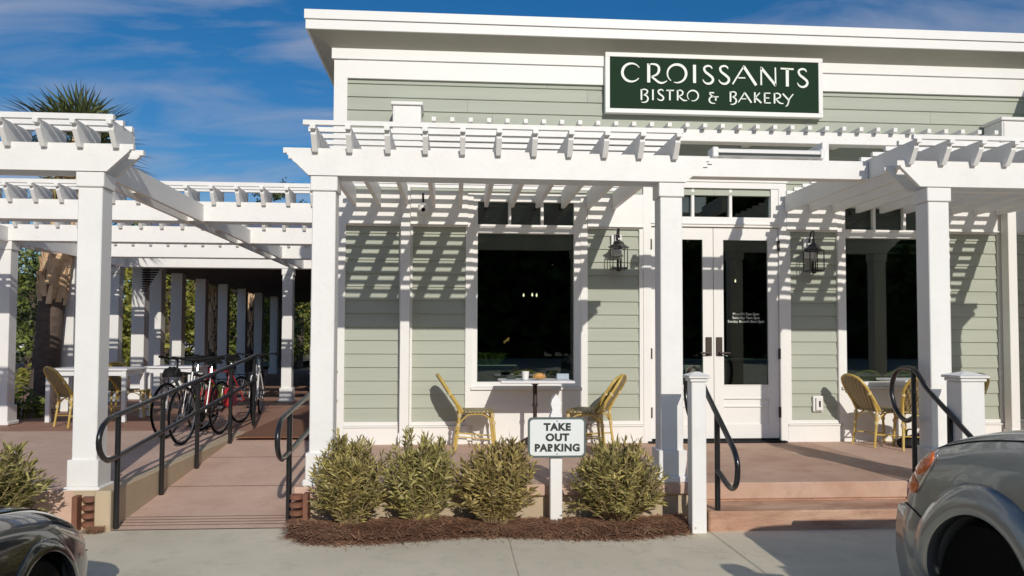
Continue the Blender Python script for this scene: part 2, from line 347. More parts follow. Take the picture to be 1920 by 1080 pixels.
t = MB(); t.box(-1.22,7.3,-0.026,0.027,4.093,4.3025); t.box(-1.385,7.47,-0.046,0.027,4.303,4.42)
t.build('cornice_board', WHITE2, B)
for x0, x1 in ((-0.593,-0.492),(6.44,6.545)):               # posts that carry the awning rail
    p = MB(); p.bevbox(x0, x1, -0.17, -0.05, 0.0, 3.22, 0.004); p.box(x0-.012,x1+.012,-0.185,-0.04,0.0,0.14); p.build('wall_post', WHITE2, B)
# roof: fascia boards, sloped soffit, deck
f = MB(); f.box(-1.645,9.5,-0.30,-0.262,4.645,4.745); f.box(-1.632,9.5,-0.282,-0.25,4.538,4.641)
f.box(-1.645,-1.607,-0.262,9.3,4.645,4.745); f.box(-1.632,-1.60,-0.25,9.3,4.538,4.641)
f.build('fascia', WHITE2, B)
s = MB(); s.add([(-1.615,-0.262,4.541),(9.5,-0.262,4.541),(9.5,-0.046,4.421),(-1.385,-0.046,4.421)], [(0,1,2,3)])
s.add([(-1.615,-0.262,4.541),(-1.385,-0.046,4.421),(-1.385,9,4.421),(-1.615,9,4.541)], [(0,1,2,3)])
s.add([(-1.60,-0.25,4.539),(9.5,-0.25,4.539),(9.5,-0.21,4.525),(-1.57,-0.21,4.525)], [(0,1,2,3)])
s.build('soffit', SOFFIT, B)
d = MB(); d.box(-1.60,9.5,-0.24,9.2,4.63,4.735); d.build('roof', STEELB, B)
# interior (seen dimly through the glass)
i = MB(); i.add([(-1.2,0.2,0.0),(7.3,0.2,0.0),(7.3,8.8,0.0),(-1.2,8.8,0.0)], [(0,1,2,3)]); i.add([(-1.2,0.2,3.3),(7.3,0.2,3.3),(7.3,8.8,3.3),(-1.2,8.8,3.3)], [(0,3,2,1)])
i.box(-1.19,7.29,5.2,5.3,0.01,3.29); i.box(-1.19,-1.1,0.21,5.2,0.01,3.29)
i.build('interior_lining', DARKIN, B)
# windows
for c in (0.828, 5.124):
    x0, x1 = c-0.570, c+0.526
    fr = MB(); zt = 2.727
    fr.box(c-0.618,x0,-0.012,0.09,0.635,2.75); fr.box(x1,c+0.600,-0.012,0.09,0.635,2.75); fr.box(x0,x1,-0.012,0.09,0.635,0.688); fr.box(x0,x1,-0.012,0.09,2.367,2.465); fr.box(x0,x1,-0.012,0.09,zt,2.75)
    fr.box(x0,x1,-0.02,0.01,2.372,2.384); fr.box(x0,x1,-0.025,0.01,2.44,2.46)
    wn_ = fr.build('window', WHITE2, B)
    MB().box(x0+0.345,x0+0.377,0.0,0.08,2.465,zt).build('muntin', WHITE2, wn_); MB().box(x0+0.716,x0+0.748,0.0,0.08,2.465,zt).build('muntin', WHITE2, wn_)
    MB().box(x0,x1,0.05,0.058,0.688,2.367).build('pane', GLASS, wn_); MB().box(x0,x1,0.05,0.058,2.465,zt).build('transom_pane', GLASS, wn_)
    MB().box(x0,x1,0.10,0.11,2.20,2.42).build('roller_blind', SHADEG, wn_)
# double doors
df = MB(); DY = -0.03
df.box(2.152,2.242,DY,0.12,0.0,2.99); df.box(3.748,3.838,DY,0.12,0.0,2.99); df.box(2.242,3.748,DY,0.12,2.472,2.585); df.box(2.242,3.748,DY,0.12,2.922,2.99)
df.box(2.242,2.33,DY+.01,0.12,2.585,2.922); df.box(3.66,3.748,DY+.01,0.12,2.585,2.922); df.box(2.14,3.85,DY-.012,0.1,2.992,3.03); df.box(2.242,3.748,DY-0.014,DY,2.50,2.515)
dr = df.build('door_frame', WHITE2, B)
MB().box(2.725,2.757,0.0,0.08,2.585,2.922).build('muntin', WHITE2, dr); MB().box(3.172,3.204,0.0,0.08,2.585,2.922).build('muntin', WHITE2, dr)
MB().box(2.33,3.66,0.05,0.058,2.585,2.922).build('transom_pane', GLASS, dr)
MB().box(2.2,3.8,-0.10,0.12,0.001,0.018).build('threshold', DBLACK, dr)
MB().box(2.25,3.74,-0.005,0.03,0.019,0.04).build('door_sweep', DBLACK, dr)
for x0, x1, inner in ((2.246,2.973,1),(2.980,3.744,-1)):
    a, b = x0+0.115, x1-0.122
    p = MB(); p.box(x0,a,0,0.045,0.042,2.466); p.box(b,x1,0,0.045,0.042,2.466); p.box(a,b,0,0.045,2.325,2.466); p.box(a,b,0,0.045,0.042,0.20); p.box(a,b,0,0.045,0.50,0.65); p.box(a,b,0.014,0.04,0.20,0.50)
    p.box(a,b,-0.006,0.006,0.492,0.502); p.box(a,b,-0.006,0.006,0.644,0.655); p.box(a+.0,b,-0.004,0.014,0.40,0.41)
    leaf = p.build('door', WHITE2, B)
    MB().box(a,b,0.02,0.028,0.65,2.325).build('pane', GLASS, leaf)
    hx = x1-0.058 if inner == 1 else x0+0.058; dirn = -inner
    h = MB(); h.bevbox(hx-0.036,hx+0.036,-0.014,0,0.985,1.2,0.004)
    h.tube([(hx,-0.01,1.018),(hx,-0.06,1.018),(hx+dirn*0.11,-0.062,1.018)],0.011); h.build('handle', BRONZE, leaf)
    hxx = x0-0.004 if inner == 1 else x1+0.002
    for z in (0.28,0.95,2.2): MB().box(hxx-0.008,hxx+0.008,-0.036,-0.001,z,z+0.12).build('hinge', BRONZE, leaf)
# hours lettered on the right leaf
def text_mesh(body, size, mat_, name, parent, loc, align='CENTER', extrude=0.0005, offset=0.0, spacing=1.0, line=1.0, bold_x=1.0):
    cu = bpy.data.curves.new(name, 'FONT'); cu.body = body; cu.size = size; cu.align_x = align; cu.align_y = 'CENTER'; cu.extrude = extrude; cu.offset = offset; cu.space_character = spacing; cu.space_line = line
    tmp = bpy.data.objects.new(name+'_t', cu); COL.objects.link(tmp); bpy.context.view_layer.update()
    me = bpy.data.meshes.new_from_object(tmp.evaluated_get(bpy.context.evaluated_depsgraph_get())); bpy.data.objects.remove(tmp); bpy.data.curves.remove(cu)
    for v in me.vertices: x, y, z = v.co; v.co = (loc[0]+x*bold_x, loc[1]-z, loc[2]+y)
    me.materials.clear(); me.materials.append(mat_); o = bpy.data.objects.new(name, me); COL.objects.link(o)
    if parent: o.parent = parent; o.matrix_parent_inverse = Matrix.Translation(-parent.location) if parent.type == 'EMPTY' else Matrix()
    return o
text_mesh('Mon-Fri 7am-3pm\nSaturday 7am-3pm\nSunday Brunch 8am-3pm', 0.043, LETTER, 'opening_hours_lettering', leaf, (3.365, 0.016, 1.425))
# unseen block added at the right to shade the far end of the wall
nb = thing('shade_block', 'unseen white block added to shade the right end of the bistro wall', 'building', (8.2, -0.6, 0))
q = MB(); q.box(6.90, 9.6, -1.45, -0.06, 0, 4.3); q.build('wall', WHITE2, nb); MB().box(6.88,9.7,-1.48,-0.06,4.302,4.4).build('roof', STEELB, nb)

# awning rail with slat ends between two capped boxes
A = thing('awning_rail', 'long white rail high on the wall with a row of small slat ends on top', 'awning', (XC, -0.2, 3.4))
MB().bevbox(-0.37, 6.36, -0.30, -0.15, 3.392, 3.525, 0.004).build('rail', WHITE, A)
for k in range(33):
    x = -0.235+k*0.2
    if x > 6.35: break
    q = MB(); q.box(x-0.022, x+0.022, -0.385, -0.03, 3.527, 3.572); q.build('slat', WHITE, A)
for x in (0.9, 2.0, 3.35, 4.4, 5.4): MB().box(x-0.04,x+0.04,-0.15,-0.01,3.40,3.50).build('bracket', WHITE, A)
for x0, lab in ((-0.70,'white capped box at the left end of the slatted awning rail'), (6.245,'white capped box at the right end of the slatted awning rail')):
    bx = thing('capped_box', lab, 'box', (x0+0.16,-0.2,3.3), 'capped boxes at the ends of the awning rail')
    MB().bevbox(x0+0.02, x0+0.325, -0.34, -0.03, 3.25, 3.70, 0.006).build('body', WHITE, bx)
    MB().bevbox(x0, x0+0.345, -0.365, -0.02, 3.702, 3.74, 0.006).build('cap', WHITE, bx)
    q = MB(); q.box(x0+0.04,x0+0.305,-0.35,-0.341,3.27,3.685); q.build('cover_plate', WHITE2, bx)

# sign -------------------------------------------------------------
SG = thing('bistro_sign', 'dark green sign board reading CROISSANTS BISTRO & BAKERY in a white frame', 'sign', (XC,-0.1,4.0))
sx0, sx1, sz0, sz1, sy = 1.70, 4.262, 3.752, 4.452, -0.10
q = MB(); e = 0.052
q.bevbox(sx0,sx1,sy,sy+0.075,sz1-e,sz1,0.004); q.bevbox(sx0,sx1,sy,sy+0.075,sz0,sz0+e,0.004); q.bevbox(sx0,sx0+e,sy,sy+0.075,sz0+e,sz1-e,0.003); q.bevbox(sx1-e,sx1,sy,sy+0.075,sz0+e,sz1-e,0.003)
q.build('frame', WHITE2, SG)
MB().box(sx0+e,sx1-e,sy+0.012,sy+0.06,sz0+e,sz1-e).build('panel', GREEN, SG)
def stroke(mb, pts, wid, y, closed=False, smooth=True, depth=0.012):
    P = [Vector((p[0], 0, p[1])) for p in pts]; n0 = len(P)
    ws = wid if isinstance(wid, (list, tuple)) else [wid]*n0
    if smooth and n0 > 2:
        k = 6; Q = smoothpts(P, k); wv = []
        for i in range(n0-1): wv += [ws[i]+(ws[i+1]-ws[i])*j/k for j in range(k)]
        wv.append(ws[-1]); P, ws = Q, wv
    L, Rr = [], []
    for i, p in enumerate(P):
        tng = P[min(i+1,len(P)-1)]-P[max(i-1,0)]; tng.normalize(); nrm = Vector((-tng.z, 0, tng.x))
        L.append(p+nrm*ws[i]/2); Rr.append(p-nrm*ws[i]/2)
    n = len(P); vs = [(v.x, y, v.z) for v in L]+[(v.x, y, v.z) for v in Rr]+[(v.x, y+depth, v.z) for v in L]+[(v.x, y+depth, v.z) for v in Rr]
    fs = []
    for i in range(n-1): fs += [(i, n+i, n+i+1, i+1), (i, i+1, 2*n+i+1, 2*n+i), (n+i, 3*n+i, 3*n+i+1, n+i+1)]
    fs += [(0, 2*n, 3*n, n), (n-1, 2*n-1, 4*n-1, 3*n-1)]
    mb.add(vs, fs)
px0, px1, pz0, pz1 = sx0+e, sx1-e, sz0+e, sz1-e
def SP(p):                                                   # sign-face units -> metres
    u = (p[0]-172)/1620; v = (p[1]-110-45*u)/(440-17*u); return (px0+u*(px1-px0), pz1-v*(pz1-pz0))
US = (px1-px0)/1620
def LT(strokes, name):
    mb = MB()
    for pts, wd, sm in strokes:
        ws = [w_*US for w_ in wd] if isinstance(wd, list) else wd*US
        stroke(mb, [SP(p) for p in pts], ws, sy-0.001, smooth=sm)
    return mb.build(name, LETTER, SG)
def arc(cx, cy, rx, ry, a0, a1, n=11): return [(cx+rx*math.cos(R(a0+(a1-a0)*i/(n-1))), cy-ry*math.sin(R(a0+(a1-a0)*i/(n-1)))) for i in range(n)]
def taper(n, seq): return [seq[0]+(seq[1]-seq[0])*0 if n < 2 else (lambda t: (lambda i, f: seq[i]+(seq[min(i+1,len(seq)-1)]-seq[i])*f)(int(t), t-int(t)))(k/(n-1)*(len(seq)-1)) for k in range(n)]
def Sg(dx, dy, k=1): return ([(957+dx,212+dy),(950+dx,196+dy),(930+dx,187+dy),(905+dx,194+dy),(896+dx,212+dy),(906+dx,238+dy),(934+dx,262+dy),(960+dx,288+dy),(962+dx,314+dy),(944+dx,334+dy),(918+dx,337+dy),(897+dx,324+dy),(885+dx,303+dy)], [6,11,14,15,16,17,18,18,18,17,14,10,5], True)
LT([(arc(337,247,70,77,32,322,15), taper(15,[4,11,17,20,20,18,12,6]), True),
    ([(468,170),(468,331)], 23, False), ([(468,177),(500,174),(530,182),(546,205),(544,240),(525,266),(488,281)], [8,12,16,18,18,14,7], True), ([(486,278),(515,303),(545,328),(575,334),(609,316)], [10,15,16,13,5], True),
    (arc(684,254,72,77,232,-108,19), taper(19,[6,10,13,16,19,20,20,17,12,5]), True),
    ([(821,179),(821,332)], 23, False), Sg(0,0), Sg(124,0),
    ([(1116,340),(1208,183)], 11, False), ([(1204,190),(1300,348)], 21, False), ([(1160,286),(1216,287)], 9, False),
    ([(1340,346),(1340,194)], 12, False), ([(1340,200),(1454,350)], 19, False), ([(1451,198),(1453,350)], 11, False),
    ([(1493,206),(1595,211)], 13, False), ([(1545,210),(1545,356)], 23, False), Sg(739,22)], 'large_lettering')
def S2(dx, dy): return ([(579+dx,405+dy),(574+dx,394+dy),(560+dx,391+dy),(545+dx,398+dy),(542+dx,414+dy),(556+dx,432+dy),(577+dx,450+dy),(580+dx,468+dy),(568+dx,481+dy),(548+dx,479+dy),(534+dx,466+dy)], [5,8,10,11,11,12,12,12,11,8,4], True)
LT([([(412,389),(412,480)], 12, False), ([(412,392),(440,390),(458,403),(452,424),(428,436)], [7,9,11,10,7], True), ([(428,436),(452,446),(462,466),(456,488),(436,499),(412,498)], [7,10,12,11,8,4], True),
    ([(500,390),(500,480)], 12, False), S2(0,0), ([(603,397),(662,397)], 9, False), ([(630,397),(630,480)], 12, False),
    ([(690,394),(690,480)], 12, False), ([(690,397),(715,396),(730,412),(722,434),(698,443)], [6,9,11,10,6], True), ([(697,441),(720,468),(740,481),(764,480)], [8,10,10,4], True),
    (arc(807,440,42,44,228,-106,15), taper(15,[4,7,10,11,11,9,4]), True),
    ], 'small_lettering')
LT([([(972,413),(935,413)], 9, False), ([(935,413),(944,430),(962,443),(972,444)], [8,9,8,6], True), ([(966,444),(944,452),(934,472),(941,492),(958,502),(980,503)], [7,10,12,11,8,4], True), ([(962,448),(1006,447)], 8, False), ([(985,448),(984,480)], 11, False),
    ], 'small_lettering')
LT([([(1099,403),(1099,489)], 12, False), ([(1099,406),(1125,405),(1141,416),(1137,436),(1113,448)], [7,9,11,10,7], True), ([(1113,448),(1136,460),(1144,480),(1136,500),(1116,510),(1098,508)], [7,10,12,11,8,4], True),
    ([(1160,492),(1212,407)], 8, False), ([(1210,410),(1262,495)], 12, False), ([(1184,462),(1222,463)], 7, False),
    ([(1289,407),(1289,495)], 12, False), ([(1328,411),(1292,452)], 8, False), ([(1292,450),(1339,496)], 12, False),
    ([(1366,412),(1366,497)], 12, False), ([(1362,413),(1411,414)], 8, False), ([(1366,453),(1402,454)], 8, False), ([(1362,495),(1413,496)], 8, False),
    ([(1443,413),(1443,499)], 12, False), ([(1443,416),(1470,415),(1489,430),(1482,450),(1453,460)], [6,9,11,10,6], True), ([(1451,458),(1474,486),(1492,498),(1515,499)], [8,10,10,4], True),
    ([(1508,417),(1554,470)], 12, False), ([(1590,420),(1560,462),(1552,490),(1544,512),(1530,524)], [8,9,10,9,5], True)], 'small_lettering')
for u, v in ((0.985,0.03),(0.985,0.97),(0.015,0.03),(0.015,0.97),(0.5,0.03),(0.5,0.97)): q = MB(); q.lathe([(0.004,-0.002),(0.004,0.004)], (px0+u*(px1-px0), sy+0.010, pz0+v*(pz1-pz0)), 8, 'y'); q.build('screw', GREYM, SG)

# ---------------------------------------------------------------- pergolas
def column(parent, x, y, z0=0.0, ztop=2.472, h=0.093):
    c = MB(); c.bevbox(x-h,x+h,y-h,y+h,z0+0.25,2.35,0.006); o = c.build('column', WHITE, parent)
    k = MB(); k.bevbox(x-h-.014,x+h+.014,y-h-.014,y+h+.014,2.352,ztop,0.006); k.build('capital', WHITE, o)
    p = MB(); p.bevbox(x-h-.024,x+h+.024,y-h-.024,y+h+.024,z0+0.055,z0+0.262,0.006); p.bevbox(x-h-.045,x+h+.045,y-h-.045,y+h+.045,z0,z0+0.056,0.012); p.build('plinth', WHITE, o)
    return o
def beam_prof(a, b, z0, z1, run=0.2, lip=0.042, both=(True,True)):
    pts = []
    if both[0]: pts += [(a+run, z0), (a+0.03, z1-lip-0.012), (a+0.03, z1-lip), (a, z1-lip), (a, z1)]
    else: pts += [(a, z0), (a, z1)]
    if both[1]: pts += [(b, z1), (b, z1-lip), (b-0.03, z1-lip), (b-0.03, z1-lip-0.012), (b-run, z0)]
    else: pts += [(b, z1), (b, z0)]
    return pts
ZB, ZT = 2.474, 2.692
def plank(parent, a, b, y, th=0.04, both=(True,True), name='beam', z0=ZB, z1=ZT):
    m = MB(); m.extrude(beam_prof(a, b, z0, z1, both=both), y-th/2, y+th/2, 'y'); return m.build(name, WHITE, parent)
RZ0, RZ1 = 2.655, 2.842
def rafter(parent, x, ya, yb, th=0.042):
    pts = [(yb, RZ0), (ya+0.12, RZ0), (ya+0.045, RZ1-0.07), (ya+0.045, RZ1-0.032), (ya, RZ1-0.032), (ya, RZ1), (yb, RZ1)]
    m = MB(); m.extrude(pts, x-th/2, x+th/2, 'x'); return m.build('rafter', WHITE, parent)
def purlin(parent, a, b, y):
    w_ = 0.0185; j = random.uniform(-0.004, 0.004)
    m = MB(); m.box(a+random.uniform(-.006,.006), b+random.uniform(-.006,.006), y-w_, y+w_, RZ1+0.001, RZ1+0.038); return m.build('purlin', WHITE, parent)
CY_ = -2.357
def porch_pergola(label, cols, tips, rafs, pa, pb):
    P = thing('pergola', label, 'pergola', (sum(c for c in cols)/len(cols), CY_, 0), 'pergolas along the front of the bistro')
    for c in cols: column(P, c, CY_)
    plank(P, tips[0], tips[1], CY_-0.098); plank(P, tips[0]+0.0, tips[1]+0.0, CY_+0.098)
    for x in rafs: rafter(P, x, -2.635, -0.036)
    k = 0
    y = -2.60
    while y < -0.1: purlin(P, pa, pb, y); y += 0.205
    return P
porch_pergola('white timber pergola over the cafe table, on two square columns left of the steps', (-1.05, 1.79), (-1.372, 2.112),
              (-1.116,-0.844,-0.54,-0.24,0.059,0.35,0.64,0.93,1.222,1.515,1.809), -1.187, 1.85)
porch_pergola('white timber pergola right of the steps, its slats ending over the right-hand lantern', (4.11, 6.32), (3.735, 6.62),
              (3.836,4.123,4.404,4.69,4.98,5.27,5.56,5.85,6.14,6.41), 3.79, 6.48)
# beam that bridges the entrance, and the bar heater on it
H = thing('entrance_beam', 'white box beam bridging the entrance between the two front pergolas', 'beam', (XC,-1.8,2.65))
MB().bevbox(1.832, 3.812, -1.875, -1.74, 2.652, 2.823, 0.004).build('beam', WHITE, H)
q = MB(); q.bevbox(3.44,3.505,-1.74,-0.9,2.83,3.03,0.004); q.build('tie_block', WHITE, H)
for x, z in ((2.31,2.765),(2.27,2.735)): MB().box(x-0.02,x+0.02,-1.879,-1.8745,z-0.003,z+0.003).build('bolt_slot', DBLACK, H)
h = thing('bar_heater', 'slim white infrared bar heater above the entrance beam', 'heater', (2.95,-1.7,2.83))
MB().bevbox(2.39,3.41,-1.80,-1.66,2.865,2.935,0.012).build('housing', CERAM, h)
MB().box(2.42,3.40,-1.806,-1.80,2.873,2.895).build('grille', GREYM, h)
for a, b in ((2.365,2.42),(3.39,3.43)): MB().bevbox(a,b,-1.81,-1.65,2.853,2.948,0.008).build('end_bracket', WHITE, h)
for a in (2.45,3.3): MB().box(a,a+0.03,-1.75,-1.72,2.824,2.866).build('foot', WHITE, h)

# side patio: five rows of trellis beams, side beams, columns
ROWS = [(-2.357, -6.5, -2.53), (0.22, -6.5, -1.39), (2.22, -6.5, -1.39), (4.2, -6.5, -1.39), (6.0, -6.5, -1.39)]
ords = ['nearest', 'second', 'third', 'fourth', 'farthest']
for k, (y, a, b) in enumerate(ROWS):
    P = thing('trellis_beam', ['front white trellis beam of the side patio, on the column left of the ramp','second white trellis beam from the front, crossing above the ramp','middle white trellis beam of the side patio, third from the front','fourth white trellis beam from the front of the side patio','rearmost white trellis beam, in front of the dark covered walkway'][k], 'trellis', ((a+b)/2, y, 0), 'trellis beams over the side patio')
    bb = (True, k == 0)
    zr = -0.003*(k % 2)
    for s_ in (-0.098, 0.098):
        m = MB(); m.extrude(beam_prof(a, b, ZB, ZT, both=bb), y+s_-0.02, y+s_+0.02, 'y'); m.build('beam', WHITE, P)
    x = b-0.124 if k == 0 else b-0.18
    off = [0, -0.02, 0.05, -0.03, 0.08][k]
    xs_ = []
    while x > a+0.1: xs_.append(x+off); x -= 0.272
    for xx in xs_: rafter(P, xx, y-0.278, y+0.17, 0.04)
    for j in range(3):
        w_ = 0.0205; yy = y-0.245+0.175*j
        MB().box(a-0.02, (b-0.095) if k == 0 else b, yy-w_, yy+w_, RZ1+0.001, RZ1+0.044).build('purlin', WHITE, P)
    column(P, [-6.05,-6.05,-6.04,-6.14,-6.2][k], y)
    if k == 0: column(P, -2.86, y, -0.04)
    if k == 4: column(P, -3.09, y, 0.0)
for x, lab in ((-2.90,'long white side beam running back over the left edge of the ramp'), (-6.08,'white side beam over the outer row of patio columns')):
    P = thing('side_beam', lab, 'beam', (x, 1.5, ZB), 'side beams of the patio pergola')
    for s_ in (-0.085, 0.085):
        MB().box(x+s_-0.02, x+s_+0.02, -2.23, 5.87, ZB-0.012, 2.655).build('beam', WHITE, P)
    for y in (-1.3,1.2,3.2,5.1): MB().box(x-0.064,x+0.064,y-0.1,y+0.1,ZB+0.03,2.62).build('spacer', WHITE, P)

# covered walkway behind the patio
CW = thing('covered_walkway', 'dark ceilinged covered walkway on a row of shaded columns behind the patio', 'building', (-4, 12, 0))
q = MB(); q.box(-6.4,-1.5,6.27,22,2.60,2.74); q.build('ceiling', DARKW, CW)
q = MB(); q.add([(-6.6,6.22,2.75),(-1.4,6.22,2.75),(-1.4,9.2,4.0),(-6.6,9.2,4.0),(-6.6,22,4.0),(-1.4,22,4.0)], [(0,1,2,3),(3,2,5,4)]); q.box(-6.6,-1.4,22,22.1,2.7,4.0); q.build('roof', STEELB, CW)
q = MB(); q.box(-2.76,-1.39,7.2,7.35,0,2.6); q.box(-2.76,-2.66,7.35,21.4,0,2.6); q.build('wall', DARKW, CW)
MB().bevbox(-2.86,-2.62,6.98,7.19,0,2.598,0.005).build('corner_board', WHITE, CW)
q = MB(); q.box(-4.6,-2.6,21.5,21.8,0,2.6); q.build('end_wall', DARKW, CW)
for y in (6.75, 7.6, 8.8, 10.4, 12.2, 14.0, 15.9, 18.0):
    c = MB(); c.bevbox(-6.05-.12,-6.05+.12,y-.12,y+.12,0.0,2.6,0.006); c.bevbox(-6.2,-5.9,y-.15,y+.15,0,0.2,0.01); c.build('column', WHITE, CW)
q = MB()
for k in range(12):
    z = 2.56-0.045*k; q.box(-5.92, -5.92+0.33*(1-k/12)+0.03, 6.46, 6.5, z-0.016, z+0.012)
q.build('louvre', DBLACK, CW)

# ---------------------------------------------------------------- entrance newels and handrails
for x, w_, lab in ((1.855, 0.056, 'white newel post with stepped cap left of the entrance steps'), (4.04, 0.095, 'white newel post with stepped cap right of the entrance steps, behind the truck bonnet')):
    N = thing('newel_post', lab, 'post', (x,-2.95,-0.3), 'newel posts beside the steps')
    MB().bevbox(x-w_,x+w_,-2.95,-2.95+2*w_,-0.298,0.845,0.005).build('shaft', WHITE, N)
    c = MB(); y0 = -2.95
    c.bevbox(x-w_-.012,x+w_+.012,y0-.012,y0+2*w_+.012,0.847,0.872,0.005); c.bevbox(x-w_-.028,x+w_+.028,y0-.028,y0+2*w_+.028,0.873,0.892,0.005)
    e = w_+.03; c.add([(x-e,y0+w_-e,0.893),(x+e,y0+w_-e,0.893),(x+e,y0+w_+e,0.893),(x-e,y0+w_+e,0.893),(x-.02,y0+w_-.02,0.922),(x+.02,y0+w_-.02,0.922),(x+.02,y0+w_+.02,0.922),(x-.02,y0+w_+.02,0.922)],
        [(0,1,5,4),(1,2,6,5),(2,3,7,6),(3,0,4,7),(4,5,6,7)])
    c.build('cap', WHITE, N)
def handrail(label, x, loop, posts, group, r=0.021):
    H_ = thing('handrail', label, 'handrail', (x, posts[0][0], posts[0][1]), group)
    q = MB(); q.tube([(x, p[0], p[1]) for p in loop], r, 10); autosmooth(q.build('rail', BLACK, H_), 50)
    for y, z0, z1 in posts:
        q = MB(); q.tube([(x,y,z0),(x,y,z1)], 0.0215, 10); autosmooth(q.build('post', BLACK, H_), 50)
    return H_
def ramp_rail(x, y1, label, postys):
    top = lambda y: 0.575+(y+2.55)*0.0905; low = lambda y: 0.255+(y+2.55)*0.0905
    pts = [(y1, top(y1))]
    pts += [(y1+(-2.62-y1)*t, top(y1+(-2.62-y1)*t)) for t in (0.5,)]
    pts += [(-2.60, top(-2.6))]
    n = 12
    zc = (top(-2.62)+low(-2.62))/2; rr = (top(-2.62)-low(-2.62))/2
    for i in range(1, n): a = math.pi/2+math.pi*i/n; pts.append((-2.64+0.215*math.cos(a), zc-0.004+rr*math.sin(a)))
    pts += [(-2.60, low(-2.60)), ((y1-2.6)/2, low((y1-2.6)/2)), (y1, low(y1))]
    return handrail(label, x, pts, [(y, -0.3+(y+2.55)*0.084, top(y)) for y in postys], 'black tube handrails of the ramp')
ramp_rail(-2.575, 1.62, 'black tube handrail with rounded end along the left edge of the ramp', (-2.53,-1.61,-0.67,0.49,1.54))
ramp_rail(-1.3, 0.6, 'black tube handrail with rounded end beside the ramp, behind the left pergola column', (-2.43,-1.3,0.2))
def stair_rail(x, label):
    # flat loop at the landing, slope down the steps, loop back at the bottom
    pts = [(-2.32,0.50),(-2.20,0.47),(-2.06,0.56),(-2.0,0.72),(-2.06,0.87),(-2.18,0.925),(-2.34,0.92),(-2.46,0.83),(-2.56,0.745),(-3.06,0.44),(-3.20,0.345),(-3.25,0.26),(-3.23,0.14),(-3.15,0.08),(-3.05,0.085),(-2.94,0.12),(-2.83,0.155)]
    P = [(p.x, p.y) for p in smoothpts([(a, b, 0) for a, b in pts], 4)]
    handrail(label, x, P, [(-2.82,-0.298,0.58),(-2.34,0.0,0.92)], 'black tube handrails of the entrance steps')
stair_rail(2.04, 'black looped handrail on the left of the entrance steps beside the newel post')
stair_rail(3.93, 'black looped handrail on the right of the entrance steps in front of the right column')

# brown rounded slat stacks where the ramp meets the wall
for x, lab in ((-2.82,'stack of rust brown rounded slats left of the ramp'), (-1.205,'stack of rust brown rounded slats right of the ramp')):
    T = thing('slat_stack', lab, 'edging', (x,-2.55,-0.3), 'brown slat stacks at the ends of the ramp walls')
    sgn = -1 if x < -2 else 1
    px = x+ (-0.035 if x < -2 else 0.065)
    MB().bevbox(px-0.02,px+0.02,-2.60,-2.47,-0.31,-0.035,0.004).build('upright', RUST, T)
    cx = x+0.05 if x < -2 else x-0.01
    for k in range(4):
        z = -0.285+0.062*k; q = MB(); q.lathe([(0.045,0),(0.056,0.008),(0.056,0.034),(0.045,0.042)], (cx,-2.53,z+0.01), 18); autosmooth(q.build('slat', RUST, T), 40)

# ---------------------------------------------------------------- things on the wall
def lantern(x, z0, label):
    L = thing('wall_lantern', label, 'lantern', (x,-0.03,z0), 'black wall lanterns beside the doors')
    q = MB(); q.bevbox(x-0.06,x+0.06,-0.045,-0.004,z0+0.16,z0+0.40,0.006); q.build('back_plate', WHITE, L)
    q = MB(); q.tube(smoothpts([(x,-0.05,z0+0.34),(x,-0.08,z0+0.42),(x,-0.12,z0+0.46),(x-0.0,-0.165,z0+0.45),(x,-0.17,z0+0.415),(x,-0.155,z0+0.38)],5), 0.009, 8)
    q.lathe([(0.008,0.30),(0.016,0.32),(0.012,0.345),(0.02,0.36),(0.006,0.385)], (x,-0.155,z0), 10); q.build('hook', BLACK, L)
    r_ = MB(); cy = -0.155
    for k, (a, z) in enumerate(((0.10,0.225),(0.09,0.24),(0.05,0.27),(0.042,0.30),(0.02,0.315))): pass
    r_.lathe([(0.122,0.235),(0.118,0.245),(0.065,0.275),(0.055,0.30),(0.03,0.315),(0.012,0.33)], (x,cy,z0), 4); r_.build('lantern_roof', BLACK, L)
    q = MB(); s_ = 0.082
    for ax, ay in ((1,1),(1,-1),(-1,1),(-1,-1)): q.box(x+ax*s_-0.0045,x+ax*s_+0.0045,cy+ay*s_-0.0045,cy+ay*s_+0.0045,z0+0.0,z0+0.236)
    for z in (0.0,0.225):
        for ay in (-1,1): q.box(x-s_+.006,x+s_-.006,cy+ay*s_-0.005,cy+ay*s_+0.005,z0+z+.001,z0+z+0.01)
        for ax in (-1,1): q.box(x+ax*s_-0.005,x+ax*s_+0.005,cy-s_+.006,cy+s_-.006,z0+z+.001,z0+z+0.01)
    q.box(x-s_,x+s_,cy-s_,cy+s_,z0-0.012,z0-0.001); q.lathe([(0.02,-0.03),(0.03,-0.012)],(x,cy,z0),8)
    q.build('cage', BLACK, L)
    q = MB()
    for ax, ay in ((0.02,0),(-0.012,0.018),(-0.012,-0.018)): q.lathe([(0.009,0.0),(0.009,0.09),(0.004,0.12)], (x+ax,cy+ay,z0), 8)
    q.build('candle_cluster', BRONZE, L)
lantern(1.838, 1.965, 'black iron wall lantern left of the double doors, on the siding by the big window')
lantern(4.10, 1.96, 'black iron wall lantern right of the double doors, above the outlet')
o = thing('wall_outlet', 'white weatherproof outlet cover low on the siding right of the doors', 'outlet', (4.195,-0.01,0.36))
MB().bevbox(4.135,4.255,-0.03,-0.004,0.345,0.525,0.005).build('box', WHITE2, o); MB().bevbox(4.16,4.245,-0.055,-0.03,0.36,0.51,0.006).build('cover', CERAM, o); MB().box(4.192,4.212,-0.058,-0.0555,0.40,0.47).build('latch', DBLACK, o)
o = thing('security_camera', 'small round white security camera under the left pergola rafters', 'camera', (-0.36,-0.1,2.62))
